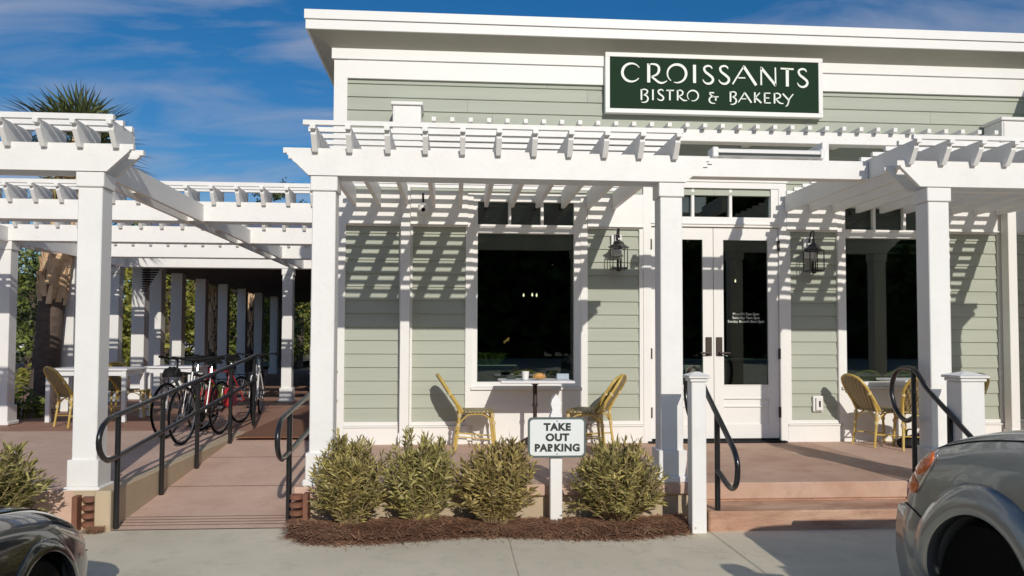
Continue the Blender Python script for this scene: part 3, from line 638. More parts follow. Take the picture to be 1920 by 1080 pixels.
q = MB(); q.lathe([(0.055,0.0),(0.055,0.03),(0.03,0.04)], (-0.355,-0.11,2.62), 16); q.box(-0.385,-0.325,-0.11,-0.034,2.625,2.655); q.build('mount', WHITE, o)
q = MB(); q.lathe([(0.012,-0.062),(0.04,-0.05),(0.055,-0.02),(0.055,-0.002)], (-0.355,-0.11,2.62), 16); autosmooth(q.build('dome', WHITE, o))
q = MB(); q.lathe([(0.022,-0.01),(0.022,0.0)], (-0.35,-0.163,2.595), 12, 'y'); q.build('lens', DBLACK, o)
q = thing('wall_bracket', 'small black bracket on the white frieze above the security camera', 'bracket', (-0.36,-0.05,2.78)); MB().box(-0.366,-0.346,-0.06,-0.036,2.70,2.80).build('plate', DBLACK, q)

# ---------------------------------------------------------------- take-out sign in the bed
T = thing('parking_sign', 'white TAKE OUT PARKING sign with grey border on a white post among the shrubs', 'sign', (0.805,-2.62,-0.3))
q = MB(); x = 0.806
q.bevbox(x-0.047,x+0.047,-2.645,-2.555,-0.34,0.56,0.004)
q.extrude([(x-0.047,0.56),(x+0.047,0.56),(x+0.030,0.61),(x+0.042,0.655),(x+0.034,0.69),(x,0.735),(x-0.034,0.69),(x-0.042,0.655),(x-0.030,0.61)], -2.640, -2.560, 'y')
q.build('post', WHITE, T)
def rrect(cx, cz, w_, h_, r_, n=6):
    P = []
    for sx, sz, a0 in ((1,1,0),(-1,1,90),(-1,-1,180),(1,-1,270)):
        for i in range(n+1): a = R(a0+90*i/n); P.append((cx+sx*(w_/2-r_)+r_*math.cos(a), cz+sz*(h_/2-r_)+r_*math.sin(a)))
    return P
cx, cz = 0.8075, 0.3975
q = MB(); q.extrude(rrect(cx,cz,0.458,0.314,0.035), -2.668, -2.650, 'y'); q.build('border', BORDER, T)
q = MB(); q.extrude(rrect(cx,cz,0.425,0.281,0.028), -2.6715, -2.6675, 'y'); q.build('face', SIGNW, T)
for k, s_ in enumerate(('TAKE','OUT','PARKING')):
    text_mesh(s_, 0.077, GREYM, 'lettering', T, (cx+0.002, -2.6725, cz+0.080-0.081*k), offset=0.0042, spacing=1.10, bold_x=[1.06,1.06,1.03][k])
for z in (cz+0.128, cz-0.128): q = MB(); q.lathe([(0.005,-0.002),(0.005,0.002)], (cx,-2.672,z), 8, 'y'); q.build('bolt', GREYM, T)

# ---------------------------------------------------------------- bistro chairs (faces +X, seat centre at the origin)
def make_chair(label, loc, rz, group):
    C = thing('bistro_chair', label, 'chair', loc, group, local=True, rz=rz)
    q = MB(); n = 24; rows = []
    def sp(t, s_, z): # rounded square outline
        c_, d_ = math.cos(t), math.sin(t); p = 5
        r_ = s_/((abs(c_)**p+abs(d_)**p)**(1/p)); return (0.01+r_*c_, r_*d_, z)
    rows = [[sp(2*math.pi*i/n, s_, z) for i in range(n+1)] for s_, z in ((0.001,0.455),(0.12,0.452),(0.19,0.458),(0.208,0.455),(0.21,0.435),(0.2,0.425),(0.001,0.428))]
    q.grid(rows); autosmooth(q.build('seat', WEAVE, C), 50)
    for s_ in (-1, 1):
        q = MB(); q.tube([(0.19,s_*0.18,0.43),(0.215,s_*0.19,0.2),(0.235,s_*0.2,0.0)], [0.016,0.0155,0.014], 8)
        autosmooth(q.build('leg', CANE, C))
        q = MB(); q.tube([(-0.235,s_*0.195,0.0),(-0.20,s_*0.185,0.25),(-0.185,s_*0.185,0.44),(-0.24,s_*0.195,0.56),(-0.315,s_*0.20,0.675)], [0.014,0.0155,0.016,0.015,0.013], 8)
        autosmooth(q.build('leg', CANE, C))
    half = [(-0.15,0.19,0.44),(-0.225,0.205,0.55),(-0.305,0.208,0.665),(-0.37,0.19,0.765),(-0.415,0.135,0.835),(-0.437,0.0,0.868)]
    fr = [Vector(p) for p in half]+[Vector((p[0],-p[1],p[2])) for p in half[-2::-1]]
    q = MB(); q.tube(smoothpts(fr, 5), 0.0165, 8); autosmooth(q.build('back_frame', CANE, C))
    q = MB(); H_ = smoothpts(half, 5); rows = []
    for p in H_[:-1]: rows.append([(p.x-0.03*(1-(2*t-1)**2)-0.004, p.y*(1-2*t)*0.97, p.z) for t in [j/8 for j in range(9)]])
    q.grid(rows); o = autosmooth(q.build('backrest', WEAVE, C), 60)
    md = o.modifiers.new('thick', 'SOLIDIFY'); md.thickness = 0.008
    inner = [Vector((p[0]-0.004, p[1]*0.8, p[2])) for p in half[1:-1]]+[Vector((-0.416,0,0.835))]
    inn = inner+[Vector((p.x,-p.y,p.z)) for p in inner[-2::-1]]
    q = MB(); q.tube(smoothpts(inn, 4), 0.008, 6); autosmooth(q.build('inner_hoop', CANE, C))
    q = MB()
    for s_ in (-1,1):
        q.tube(smoothpts([(0.205,s_*0.19,0.33),(0.1,s_*0.19,0.405),(0,s_*0.19,0.415),(-0.1,s_*0.19,0.40),(-0.19,s_*0.185,0.31)],4), 0.0085, 6)
        q.tube([(0.225,s_*0.195,0.12),(-0.215,s_*0.19,0.16)], 0.008, 6)
    for x in (0.2,-0.19): q.tube(smoothpts([(x,-0.18,0.32),(x,-0.08,0.40),(x,0.08,0.40),(x,0.18,0.32)],4), 0.0085, 6)
    q.tube([(0,-0.19,0.14),(0,0.19,0.14)], 0.008, 6)
    autosmooth(q.build('brace', CANE, C))
    for s_ in (-1,1):
        for p in ((0.195,s_*0.183,0.40),(0.207,s_*0.188,0.31),(-0.188,s_*0.186,0.40),(-0.20,s_*0.187,0.29),(-0.30,s_*0.202,0.655)): q = MB(); q.lathe([(0.021,-0.022),(0.024,0),(0.021,0.022)], p, 8); q.build('binding', KNOT, C)
    return C
G1 = 'bistro chairs on the front porch'
c0 = make_chair('bamboo bistro chair facing right, left of the cafe table under the big window', (0.225,-0.36,0), R(2), G1)
c0.scale = (0.91,)*3
dup(c0, (1.40,-0.47,0), R(171), 'bamboo bistro chair seen edge-on, right of the cafe table and nearest to it')
dup(c0, (1.475,-0.31,0), R(146), 'bamboo bistro chair with its woven oval back showing, rightmost at the left cafe table')
dup(c0, (4.74,-0.36,0), R(10), 'bamboo bistro chair turned away, right of the outlet and left of the handrail loop')
dup(c0, (4.98,-0.66,0), R(72), 'bamboo bistro chair behind the right handrail loop, its back to the steps')
dup(c0, (5.60,-0.33,0), R(190), 'bamboo bistro chair glimpsed between the right column and the right newel post')
for x, y, rz, lab in ((0.83,0.55,88,'bistro chair behind the glass of the big left window, behind the coffee cup'), (1.22,0.72,96,'bistro chair dim behind the glass at the right end of the left window'),
                      (4.86,0.50,92,'bistro chair behind the glass at the left end of the right window'), (5.30,0.52,86,'bistro chair behind the glass of the right window, above the handrail loop')):
    c = dup(c0, (x,y,0.02), R(rz), lab); c['group'] = 'bistro chairs inside the window'
for x, y, rz, lab in ((-4.98,2.02,52,'bamboo chair seen from behind at the outer patio table, left of the front left column'), (-5.22,3.36,-88,'bamboo chair on the far side of the outer patio table, right of the front column'),
                      (-4.72,3.15,4,'bamboo chair facing right at the inner patio table, beside the bicycles')):
    c = dup(c0, (x,y,0), R(rz), lab); c['group'] = 'bistro chairs on the side patio'

# cafe tables with a cast pedestal
def cafe_table(x, y, label, w_=0.385, d=0.30):
    T = thing('cafe_table', label, 'table', (x,y,0), 'pedestal cafe tables under the windows')
    q = MB(); q.bevbox(x-w_,x+w_,y-d,y+d,0.712,0.74,0.008); q.build('table_top', TABLEW, T)
    q = MB(); q.lathe([(0.10,0.70),(0.10,0.711)], (x,y,0), 16); q.lathe([(0.035,0.055),(0.032,0.12),(0.022,0.16),(0.03,0.20),(0.021,0.25),(0.021,0.44),(0.031,0.47),(0.024,0.50),(0.024,0.68),(0.05,0.70)], (x,y,0), 14); autosmooth(q.build('pedestal', IRON, T))
    for k in range(4):
        a = R(45+90*k); q = MB(); c_, s_ = math.cos(a), math.sin(a)
        q.tube([(x,y,0.12),(x+.1*c_,y+.1*s_,0.10),(x+.22*c_,y+.22*s_,0.045),(x+.29*c_,y+.29*s_,0.018)], [0.026,0.026,0.02,0.016], 8); q.lathe([(0.03,0.0),(0.026,0.02)], (x+.3*c_,y+.3*s_,0), 10); autosmooth(q.build('foot', IRON, T))
    return T
cafe_table(0.86, -0.50, 'white topped pedestal cafe table under the big window, with a cup and croissant on it')
cafe_table(5.22, -0.42, 'white topped pedestal cafe table under the right window, behind the right column')
q = MB(); q.lathe([(0.026,0.741),(0.031,0.745),(0.04,0.83),(0.037,0.83),(0.030,0.755),(0.0005,0.752)], (0.752,-0.56,0), 18); autosmooth(tag(q.build('coffee_cup', CERAM), 'white paper coffee cup on the cafe table', 'cup'))
q = MB(); pts = [(0.83+0.017*i-0.0, -0.55+0.06*math.sin(math.pi*i/8)*-0.5, 0.768+0.012*math.sin(math.pi*i/8)) for i in range(9)]
q.tube(pts, [0.008,0.018,0.027,0.032,0.035,0.032,0.027,0.018,0.008], 10); o = tag(q.build('croissant', PASTRY), 'golden croissant on the cafe table beside the cup', 'pastry')
for i, v in enumerate(o.data.vertices): v.co.z += 0.005*((i//10) % 2)
q = MB(); q.bevbox(1.10,1.23,-0.46,-0.38,0.741,0.80,0.004); tag(q.build('sugar_caddy', mat('pale_blue_packets',(0.38,0.44,0.50),0.6)), 'pale blue box of sugar packets at the right end of the cafe table', 'caddy')
q = MB(); q.bevbox(0.56,0.66,-0.47,-0.40,0.741,0.785,0.004); tag(q.build('condiment_tray', GREYM), 'small grey condiment tray at the left end of the cafe table', 'tray')
B_ = thing('dark_bag', 'black bag on the porch floor under the right cafe table', 'bag', (5.0,-0.62,0))
q = MB(); q.lathe([(0.10,0.0),(0.135,0.03),(0.13,0.08),(0.07,0.125),(0.02,0.13)], (0,0,0), 14); q.v = [(4.98+v[0]*1.1,-0.55+v[1]*0.7,v[2]) for v in q.v]; autosmooth(q.build('body', DBLACK, B_)); q = MB(); q.tube(smoothpts([(4.93,-0.55,0.11),(4.95,-0.55,0.19),(5.01,-0.55,0.19),(5.03,-0.55,0.11)],4),0.008,6); q.build('handle', DBLACK, B_)
# white patio tables
def patio_table(x0, x1, y0, y1, label):
    T = thing('patio_table', label, 'table', ((x0+x1)/2,(y0+y1)/2,0), 'white four legged patio tables')
    MB().bevbox(x0-.02,x1+.02,y0-.02,y1+.02,0.715,0.745,0.005).build('table_top', TABLEW, T)
    q = MB(); q.box(x0+.06,x1-.06,y0+.01,y0+.03,0.645,0.714); q.box(x0+.06,x1-.06,y1-.03,y1-.01,0.645,0.714); q.box(x0+.01,x0+.03,y0+.06,y1-.06,0.645,0.714); q.box(x1-.03,x1-.01,y0+.06,y1-.06,0.645,0.714); q.build('apron', TABLEW, T)
    for x in (x0+.03,x1-.03):
        for y in (y0+.03,y1-.03): MB().bevbox(x-.03,x+.03,y-.03,y+.03,0,0.714,0.004).build('leg', TABLEW, T)
patio_table(-5.62,-4.55,2.45,3.15,'white four legged patio table behind the front left column')
patio_table(-4.62,-3.95,3.35,4.1,'white four legged patio table behind the bicycles')

# ---------------------------------------------------------------- bicycles (front wheel towards +X)
def bicycle(label, loc, rz, paint, bag=None, steer=0.0):
    K = thing('bicycle', label, 'bicycle', loc, 'bicycles parked beside the ramp', local=True, rz=rz)
    def wheel(x):
        q = MB(); r_ = 0.325; q.tube([(x+r_*math.cos(2*math.pi*i/36),0,0.345+r_*math.sin(2*math.pi*i/36)) for i in range(36)], 0.0145, 8, True); w_ = autosmooth(q.build('wheel', TYRE, K))
        q = MB(); r_ = 0.303; q.tube([(x+r_*math.cos(2*math.pi*i/36),0,0.345+r_*math.sin(2*math.pi*i/36)) for i in range(36)], 0.009, 6, True); q.build('rim', RIM, w_)
        q = MB()
        for i in range(24): a = 2*math.pi*i/24; q.tube([(x+0.02*math.cos(a+0.5),0.015*(-1)**i,0.345+0.02*math.sin(a+0.5)),(x+0.3*math.cos(a),0,0.345+0.3*math.sin(a))], 0.0016, 3)
        q.lathe([(0.02,-0.03),(0.024,0),(0.02,0.03)], (x,0,0.345), 10, 'y'); q.build('spokes', RIM, w_)
    wheel(0); wheel(1.03)
    q = MB(); t = 0.015
    bb, st, ht, hl = (0.44,0,0.29), (0.29,0,0.80), (0.80,0,0.83), (0.83,0,0.70)
    for a, b, r_ in ((bb,st,t),((0.3,0,0.76),(0.80,0,0.80),t),(bb,hl,0.018),(ht,hl,0.02)): q.tube([a,b], r_, 8)
    for s_ in (-1,1): q.tube([(0.44,s_*0.02,0.29),(0,s_*0.055,0.345)], 0.01, 6); q.tube([(0.30,s_*0.012,0.76),(0,s_*0.055,0.345)], 0.009, 6)
    autosmooth(q.build('frame', paint, K))
    q = MB()
    for s_ in (-1,1): q.tube([hl,(0.85,s_*0.05,0.66),(1.03,s_*0.055,0.345)], 0.012, 6)
    autosmooth(q.build('fork', paint, K))
    q = MB(); q.tube([st,(0.26,0,0.92)], 0.012, 8); q.build('seat_post', CHROME, K)
    q = MB(); q.grid([[(0.12+0.03*i, s_*w_, 0.945+0.012*math.cos(s_*1.5)-(0.035 if abs(s_) > 0.9 else 0)) for s_ in (-1,-0.5,0,0.5,1)] for i, w_ in enumerate((0.05,0.075,0.08,0.07,0.05,0.032,0.022,0.018,0.015,0.01))]); o = q.build('saddle', DBLACK, K); md = o.modifiers.new('thick','SOLIDIFY'); md.thickness = 0.02
    q = MB(); q.tube([(0.80,0,0.83),(0.78,0,0.95),(0.84,0,0.97)], 0.013, 8); q.tube(smoothpts([(0.70,-0.29,0.995),(0.80,-0.22,1.0),(0.845,-0.06,0.975),(0.845,0.06,0.975),(0.80,0.22,1.0),(0.70,0.29,0.995)],4), 0.012, 8); autosmooth(q.build('handlebar', DBLACK, K))
    q = MB()
    for s_ in (-1,1): q.tube([(0.72,s_*0.28,0.996),(0.62,s_*0.30,0.99)], 0.018, 8); q.tube([(0.80,s_*0.2,0.99),(0.87,s_*0.17,0.97)], 0.006, 6)
    q.build('grip', DBLACK, K)
    q = MB(); q.lathe([(0.085,-0.045),(0.09,-0.04),(0.085,-0.035)], (0.44,0,0.29), 20, 'y'); q.tube([(0.44,-0.06,0.29),(0.56,-0.065,0.17)], 0.009, 6); q.tube([(0.44,0.06,0.29),(0.32,0.065,0.41)], 0.009, 6); q.box(0.52,0.61,-0.15,-0.07,0.155,0.18); q.box(0.27,0.36,0.07,0.15,0.40,0.425); q.build('crank', DBLACK, K)
    q = MB(); q.tube([(-0.13,-0.07,0.70),(0.24,-0.05,0.72)], 0.006, 6); q.tube([(-0.13,0.07,0.70),(0.24,0.05,0.72)], 0.006, 6); q.tube([(-0.13,-0.07,0.70),(-0.13,0.07,0.70)], 0.006, 6); q.tube([(0,-0.06,0.35),(-0.08,-0.07,0.70)],0.006,6); q.tube([(0,0.06,0.35),(-0.08,0.07,0.70)],0.006,6); q.build('rack', DBLACK, K)
    if bag:
        q = MB(); q.bevbox(-0.12,0.12,-0.17,-0.075,0.36,0.60,0.03); q.build('pannier', bag, K)
        q = MB(); q.bevbox(-0.12,0.12,0.075,0.17,0.36,0.60,0.03); q.build('pannier', bag, K)
    return K
bicycle('dark framed bicycle nearest the camera with red panniers over its rear wheel', (-2.83,0.98,0.0), R(-97), BLACK, REDP).scale = (0.95,)*3
bicycle('grey bicycle with lime green panniers, beside the dark one', (-3.16,1.55,0.0), R(-100), GREYM, LIME).scale = (0.95,)*3
bicycle('red framed bicycle standing between the dark bicycle and the white one', (-2.93,2.25,0.0), R(-104), REDP, None).scale = (0.95,)*3
bicycle('white framed bicycle farthest along the ramp rail', (-2.98,3.55,0.0), R(-82), WHITEB, None).scale = (0.95,)*3
o = thing('bicycle_helmet', 'black bicycle helmet hanging on the nearest handlebar', 'helmet', (-3.1,0.15,0.74))
q = MB(); n = 16; rows = []
for i in range(7):
    a = math.pi/2*i/6; rows.append([(-3.12+0.10*math.cos(2*math.pi*j/n)*math.sin(a+.02), 0.15+0.135*math.sin(2*math.pi*j/n)*math.sin(a+.02), 0.74+0.11*math.cos(a)) for j in range(n+1)])
q.grid(rows); autosmooth(q.build('shell', DBLACK, o))
q = MB()
for dx_ in (-0.06,-0.02,0.02,0.06): q.tube([(-3.12+dx_*1.1,0.15+0.11*math.cos(t)*math.sqrt(max(0,1-(dx_/0.1)**2)),0.747+0.105*math.sin(t)*math.sqrt(max(0,1-(dx_/0.1)**2))) for t in [math.pi*k/8 for k in range(9)]], 0.006, 5)
q.build('vent_rib', GREYM, o)
q = MB(); q.tube(smoothpts([(-3.2,0.12,0.74),(-3.17,0.1,0.63),(-3.08,0.1,0.62),(-3.03,0.12,0.74)],4), 0.006, 5); q.build('strap', DBLACK, o)

# ---------------------------------------------------------------- seen through the glass
o = thing('planter_box', 'dark planter box with a green plant inside the left window', 'planter', (0.5,0.35,0.02))
q = MB(); q.bevbox(0.23,0.72,0.24,0.5,0.021,0.86,0.006); q.build('box', DBLACK, o); q = MB(); q.box(0.225,0.725,0.235,0.505,0.861,0.872); q.build('rim', CERAM, o)
def blade(mb, base, d, L, w_, droop=0.0, n=3):
    d = Vector(d).normalized(); b = Vector(base); side = d.cross(Vector((0,0,1)));
    if side.length < 1e-3: side = Vector((1,0,0))
    side.normalize(); o_ = len(mb.v); a = random.random()*math.pi; side = (side*math.cos(a)+side.cross(d)*math.sin(a))
    for i in range(n+1):
        t = i/n; p = b+d*L*t-Vector((0,0,droop*L*t*t)); ww = w_*math.sin(math.pi*min(0.97,(0.12+0.85*t)))*0.5
        if i == n: mb.v.append(tuple(p)); break
        mb.v += [tuple(p-side*ww), tuple(p+side*ww)]
    for i in range(n-1): mb.f.append((o_+2*i, o_+2*i+1, o_+2*i+3, o_+2*i+2))
    mb.f.append((o_+2*(n-1), o_+2*(n-1)+1, o_+2*n))
q = MB()
for k in range(120):
    a = random.random()*6.28; blade(q, (0.30+random.random()*0.22,0.32+random.random()*0.1,0.86), (math.cos(a)*0.6,math.sin(a)*0.5,1.2), 0.18+random.random()*0.22, 0.03, 0.5)
q.build('plant', LEAFT[1], o)
for x, y, z, lab in ((1.05,2.0,1.78,'small lit chandelier deep inside the left window'), (4.05,2.2,2.02,'small glowing lamp deep inside the right door')):
    o = thing('pendant_lamp', lab, 'lamp', (x,y,z)); q = MB(); q.tube([(x,y,3.29),(x,y,z+0.1)],0.006,6)
    ps = ((0.09,0),(-0.09,0.02),(0.02,-0.09)) if x < 2 else ((0,0),)
    for a, b in ps: q.tube([(x,y,z+0.1),(x+a,y+b,z+0.03)],0.005,5)
    q.build('arm', BRONZE, o)
    for a, b in ps: q = MB(); q.lathe([(0.004,-0.02),(0.014,0),(0.004,0.03)], (x+a,y+b,z), 8); q.build('bulb', GLOW, o)
o = thing('serving_counter', 'dark serving counter inside behind the double doors', 'counter', (3.2,2.6,0.02)); MB().box(2.4,4.6,2.6,3.1,0.021,0.86).build('base', DARKW, o); MB().bevbox(2.35,4.65,2.55,3.15,0.862,0.895,0.005).build('top', CERAM, o)
o = thing('picture_frame', 'pale framed notice standing inside the right window', 'picture', (4.95,1.6,1.3)); MB().bevbox(4.80,5.10,1.6,1.62,1.30,1.62,0.004).build('frame', GREYM, o); MB().box(4.83,5.07,1.594,1.5995,1.33,1.59).build('sheet', SHADEG, o)
o = thing('chalkboard', 'low dark menu board inside the right window', 'board', (4.8,1.3,0.02)); MB().bevbox(4.52,5.12,1.3,1.33,0.021,1.18,0.005).build('frame', GREYM, o); MB().box(4.56,5.08,1.293,1.2995,0.1,1.14).build('board', DBLACK, o)
o = thing('door_notice', 'small pale notice card low inside the left door glass', 'notice', (2.74,0.06,0.7)); MB().box(2.66,2.83,0.07,0.074,0.70,0.86).build('card', mat('pale_green_card',(0.40,0.44,0.36),0.7), o); MB().box(2.655,2.835,0.075,0.08,0.862,0.875).build('holder', CERAM, o)

# ---------------------------------------------------------------- planting bed and shrubs
q = MB(); rows = []
def bedz(u, v): return -0.296+0.055*math.sin(math.pi*min(1,max(0,v*0.9+0.05)))*(0.8+0.3*math.sin(7*u)+0.2*math.sin(17*u+3*v))
NB = 60
def bedfront(u): return -3.0-0.05*math.sin(3.1*u*3)-0.03*math.sin(11*u)+0.10*max(0,(u-0.86)/0.14)+0.16*max(0,(0.06-u)/0.06)
for i in range(NB+1):
    u = i/NB; x = -1.23+u*3.06; row = []
    for j in range(15):
        v = j/14; y = bedfront(u)+(-2.44-bedfront(u))*v; row.append((x,y,bedz(u,v)+(-0.02 if j == 0 else random.uniform(-.008,.012))))
    rows.append(row)
q.grid(rows); bed = q.build('planting_bed', NEEDBED, None, True); bed['kind'] = 'structure'
q = MB()
for k in range(9000):
    u = random.random(); v = random.random()**1.15; x = -1.23+u*3.06; y = bedfront(u)-0.035+(-2.46-bedfront(u))*v; z = bedz(u,v)+0.008+random.random()*0.02
    if v < 0.06: z = -0.292+random.random()*0.012
    a = random.random()*6.28; L = 0.03+random.random()*0.07; w_ = 0.0025+random.random()*0.0025; c_, s_ = math.cos(a)*L, math.sin(a)*L; t = random.uniform(-.012,.02)
    q.add([(x-c_-s_*w_/L,y-s_+c_*w_/L,z),(x-c_+s_*w_/L,y-s_-c_*w_/L,z),(x+c_,y+s_,z+t)], [(0,1,2)])
for k in range(500):
    x = -2.75+random.random()*0.12; y = -2.68+random.random()*0.1; z = -0.29+random.random()*0.03; a = random.random()*6.28; c_, s_ = math.cos(a)*.04, math.sin(a)*.04
    q.add([(x-c_-.002,y-s_,z),(x-c_+.002,y-s_,z),(x+c_,y+s_,z+.01)], [(0,1,2)])
for k in range(250):
    u = random.random(); x = -1.23+u*3.06; y = bedfront(u)-0.03-random.random()**2*0.18; z = -0.2955; a = random.random()*6.28; c_, s_ = math.cos(a)*.035, math.sin(a)*.035
    q.add([(x-c_-.002,y-s_,z),(x-c_+.002,y-s_,z),(x+c_,y+s_,z+.003)], [(0,1,2)])
tag(q.build('pine_straw', NEEDLE), 'loose reddish pine straw spread over the planting bed', 'mulch', kind='stuff')

SHN = [0]
def shrub(x, y, z0, rx, ry, h, label, group='oleander shrubs in front of the porch', n_stem=95, lean=0.0, gap=0.0):
    T = thing('shrub', label, 'shrub', (x,y,z0), group)
    lf, st = MB(), MB()
    lobes = [(random.random()*6.283, random.uniform(0.35,0.85), random.uniform(0.80,1.04)) for _ in range(9)]
    for k in range(n_stem):
        a = random.random()*6.283; rr = math.sqrt(random.random())
        if random.random() < 0.55: la, lr, lh = random.choice(lobes); a = la+random.gauss(0,0.35); rr = min(1.08, abs(lr+random.gauss(0,0.22)))
        else: lh = random.uniform(0.8,1.0)
        hh = h*(1.0-0.40*rr**3.2)*lh*random.uniform(0.86,1.05)
        if random.random() < 0.3: hh *= random.uniform(0.35,0.75)
        tip = Vector((x+lean*0.15+rx*rr*math.cos(a), y+ry*rr*math.sin(a), z0+hh))
        base = Vector((x+rx*0.16*math.cos(a)*rr, y+ry*0.16*math.sin(a)*rr, z0)); mid = base.lerp(tip,0.5)+Vector((0.04*math.cos(a),0.04*math.sin(a),0.10*h*rr))
        P = smoothpts([base,mid,tip],5); st.tube(P, [0.006-0.0042*i/(len(P)-1) for i in range(len(P))], 4)
        L0 = len(P); ln = int(26+random.random()*16); lsz = random.uniform(0.8,1.1)
        for j in range(ln):
            t = 0.2+0.8*(j/(ln-1))**0.85
            i = min(L0-2, int(t*(L0-1))); p = P[i].lerp(P[i+1], t*(L0-1)-i); ax = (P[min(i+1,L0-1)]-P[max(i-1,0)]).normalized()
            b = j*2.4+random.gauss(0,.5); out = Vector((math.cos(b),math.sin(b),0.0)); spread = random.uniform(0.7,1.1) if t < 0.88 else random.uniform(0.25,0.6)
            blade(lf, p, ax*(1.0-spread*0.5)+out*spread+Vector((0,0,random.uniform(0.0,0.35))), lsz*random.uniform(0.052,0.10), random.uniform(0.010,0.0165), random.uniform(0.05,0.4), 2)
    lf.build('foliage', LEAFS[SHN[0] % 3], T); st.build('stem', STEM, T); SHN[0] += 1
    return T
shrub(-0.77,-2.74,-0.27,0.30,0.22,0.74,'yellow-green oleander shrub at the left end of the bed, beside the ramp column', n_stem=160, lean=-0.1)
shrub(-0.24,-2.70,-0.27,0.29,0.21,0.72,'oleander shrub second from the ramp, in front of the left bistro chair', n_stem=155)
shrub(0.335,-2.72,-0.27,0.33,0.23,0.64,'wide oleander shrub just left of the TAKE OUT PARKING sign', n_stem=210)
shrub(1.28,-2.72,-0.27,0.38,0.25,0.64,'oleander shrub between the TAKE OUT PARKING sign and the steps', n_stem=190)
shrub(-3.42,-2.95,-0.3,0.52,0.32,0.78,'oleander shrub at the far left, behind the charcoal car', n_stem=210)

# ---------------------------------------------------------------- palms and trees
def palm(x, y, z0, h, lean, label, r_=0.22, fronds=30, fsize=0.72, boots=260, group=None, boot_from=0.45):
    T = thing('palm_tree', label, 'palm tree', (x,y,z0), group)
    ax = lambda t: Vector((x+lean*t*t, y, z0+h*t))
    q = MB(); q.tube([ax(i/14) for i in range(15)], [r_*(1.14-0.22*(i/14)+0.03*random.random()) for i in range(15)], 14); autosmooth(q.build('trunk', BARK, T), 60)
    q = MB()
    for k in range(boots):
        t = boot_from+(1-boot_from)*k/boots; a = k*2.3999+random.uniform(-.15,.15); c = ax(t); u = Vector((math.cos(a),math.sin(a),0)); w_ = Vector((-u.y,u.x,0)); L = random.uniform(0.20,0.34)
        p0 = c+u*(r_*0.86)-Vector((0,0,0.06)); tip = c+u*(r_*1.04+0.05*random.random())+Vector((0,0,L))+w_*random.uniform(-.07,.07)
        q.add([p0-w_*0.06, p0+w_*0.06, tip+w_*0.03, tip-w_*0.02, p0-w_*0.03+u*0.05, p0+w_*0.03+u*0.05, tip+u*0.02], [(0,4,3),(4,5,2,3),(5,1,2),(0,1,5,4),(3,2,6)])
    q.build('boot', BOOT, T)
    g_, d_ = MB(), MB(); top = ax(1.0)
    def fan(mb, base, d, L, nb=22):
        d = d.normalized(); side = d.cross(Vector((0,0,1))); side = side.normalized() if side.length > 1e-3 else Vector((1,0,0)); nrm = side.cross(d)
        for i in range(nb):
            b = R(-105+210*i/(nb-1)); v = d*math.cos(b)+side*math.sin(b)+nrm*random.uniform(-.12,.12); Lb = L*(0.62+0.38*math.cos(b*0.62))*random.uniform(0.9,1.05); sd = v.cross(nrm).normalized()*0.017*(L/0.6); n_ = nrm*0.010
            m1 = base+v*Lb*0.55; tip = base+v*Lb-Vector((0,0,0.10*Lb))
            mb.add([base-sd*0.3, base+sd*0.3, m1+sd, m1-sd, tip], [(0,1,2,3),(3,2,4)])
    for k in range(fronds):
        a = k*2.3999; e = R(85-100*(k/fronds)); d = Vector((math.cos(a)*math.cos(e), math.sin(a)*math.cos(e), math.sin(e))); pl = fsize*random.uniform(0.55,0.9); b = top+d*pl-Vector((0,0,0.08*(1-math.sin(e))))
        mb = g_ if k < fronds*0.8 else d_
        mb.tube([top-Vector((0,0,0.15)), top+d*pl*0.5, b], [0.014,0.011,0.008], 4); fan(mb, b, d-Vector((0,0,0.25)), fsize*random.uniform(0.85,1.1))
    for k in range(16):
        a = random.random()*6.28; d = Vector((math.cos(a)*0.55, math.sin(a)*0.55, -1)); b = top+Vector((math.cos(a)*r_*1.1,math.sin(a)*r_*1.1,-0.15)); d_.tube([b,b+d*0.3],[0.012,0.008],4); fan(d_, b+d*0.3, d, fsize*0.8, 14)
    g_.build('green_fronds', FROND, T); d_.build('dry_fronds', FRONDRY, T)
palm(-6.39,3.95,-0.15,4.2,0.42,'cabbage palm with shaggy brown trunk behind the far left patio column', r_=0.18)
palm(-7.15,14.6,-0.15,3.6,0.1,'palm with pale criss-cross trunk seen between the shaded walkway columns', r_=0.17, boots=150, boot_from=0.25, group='palms beyond the walkway')
palm(-7.4,19.8,-0.15,4.2,0.2,'more distant palm trunk near the far end of the shaded walkway columns', r_=0.2, boots=130, boot_from=0.2, group='palms beyond the walkway')

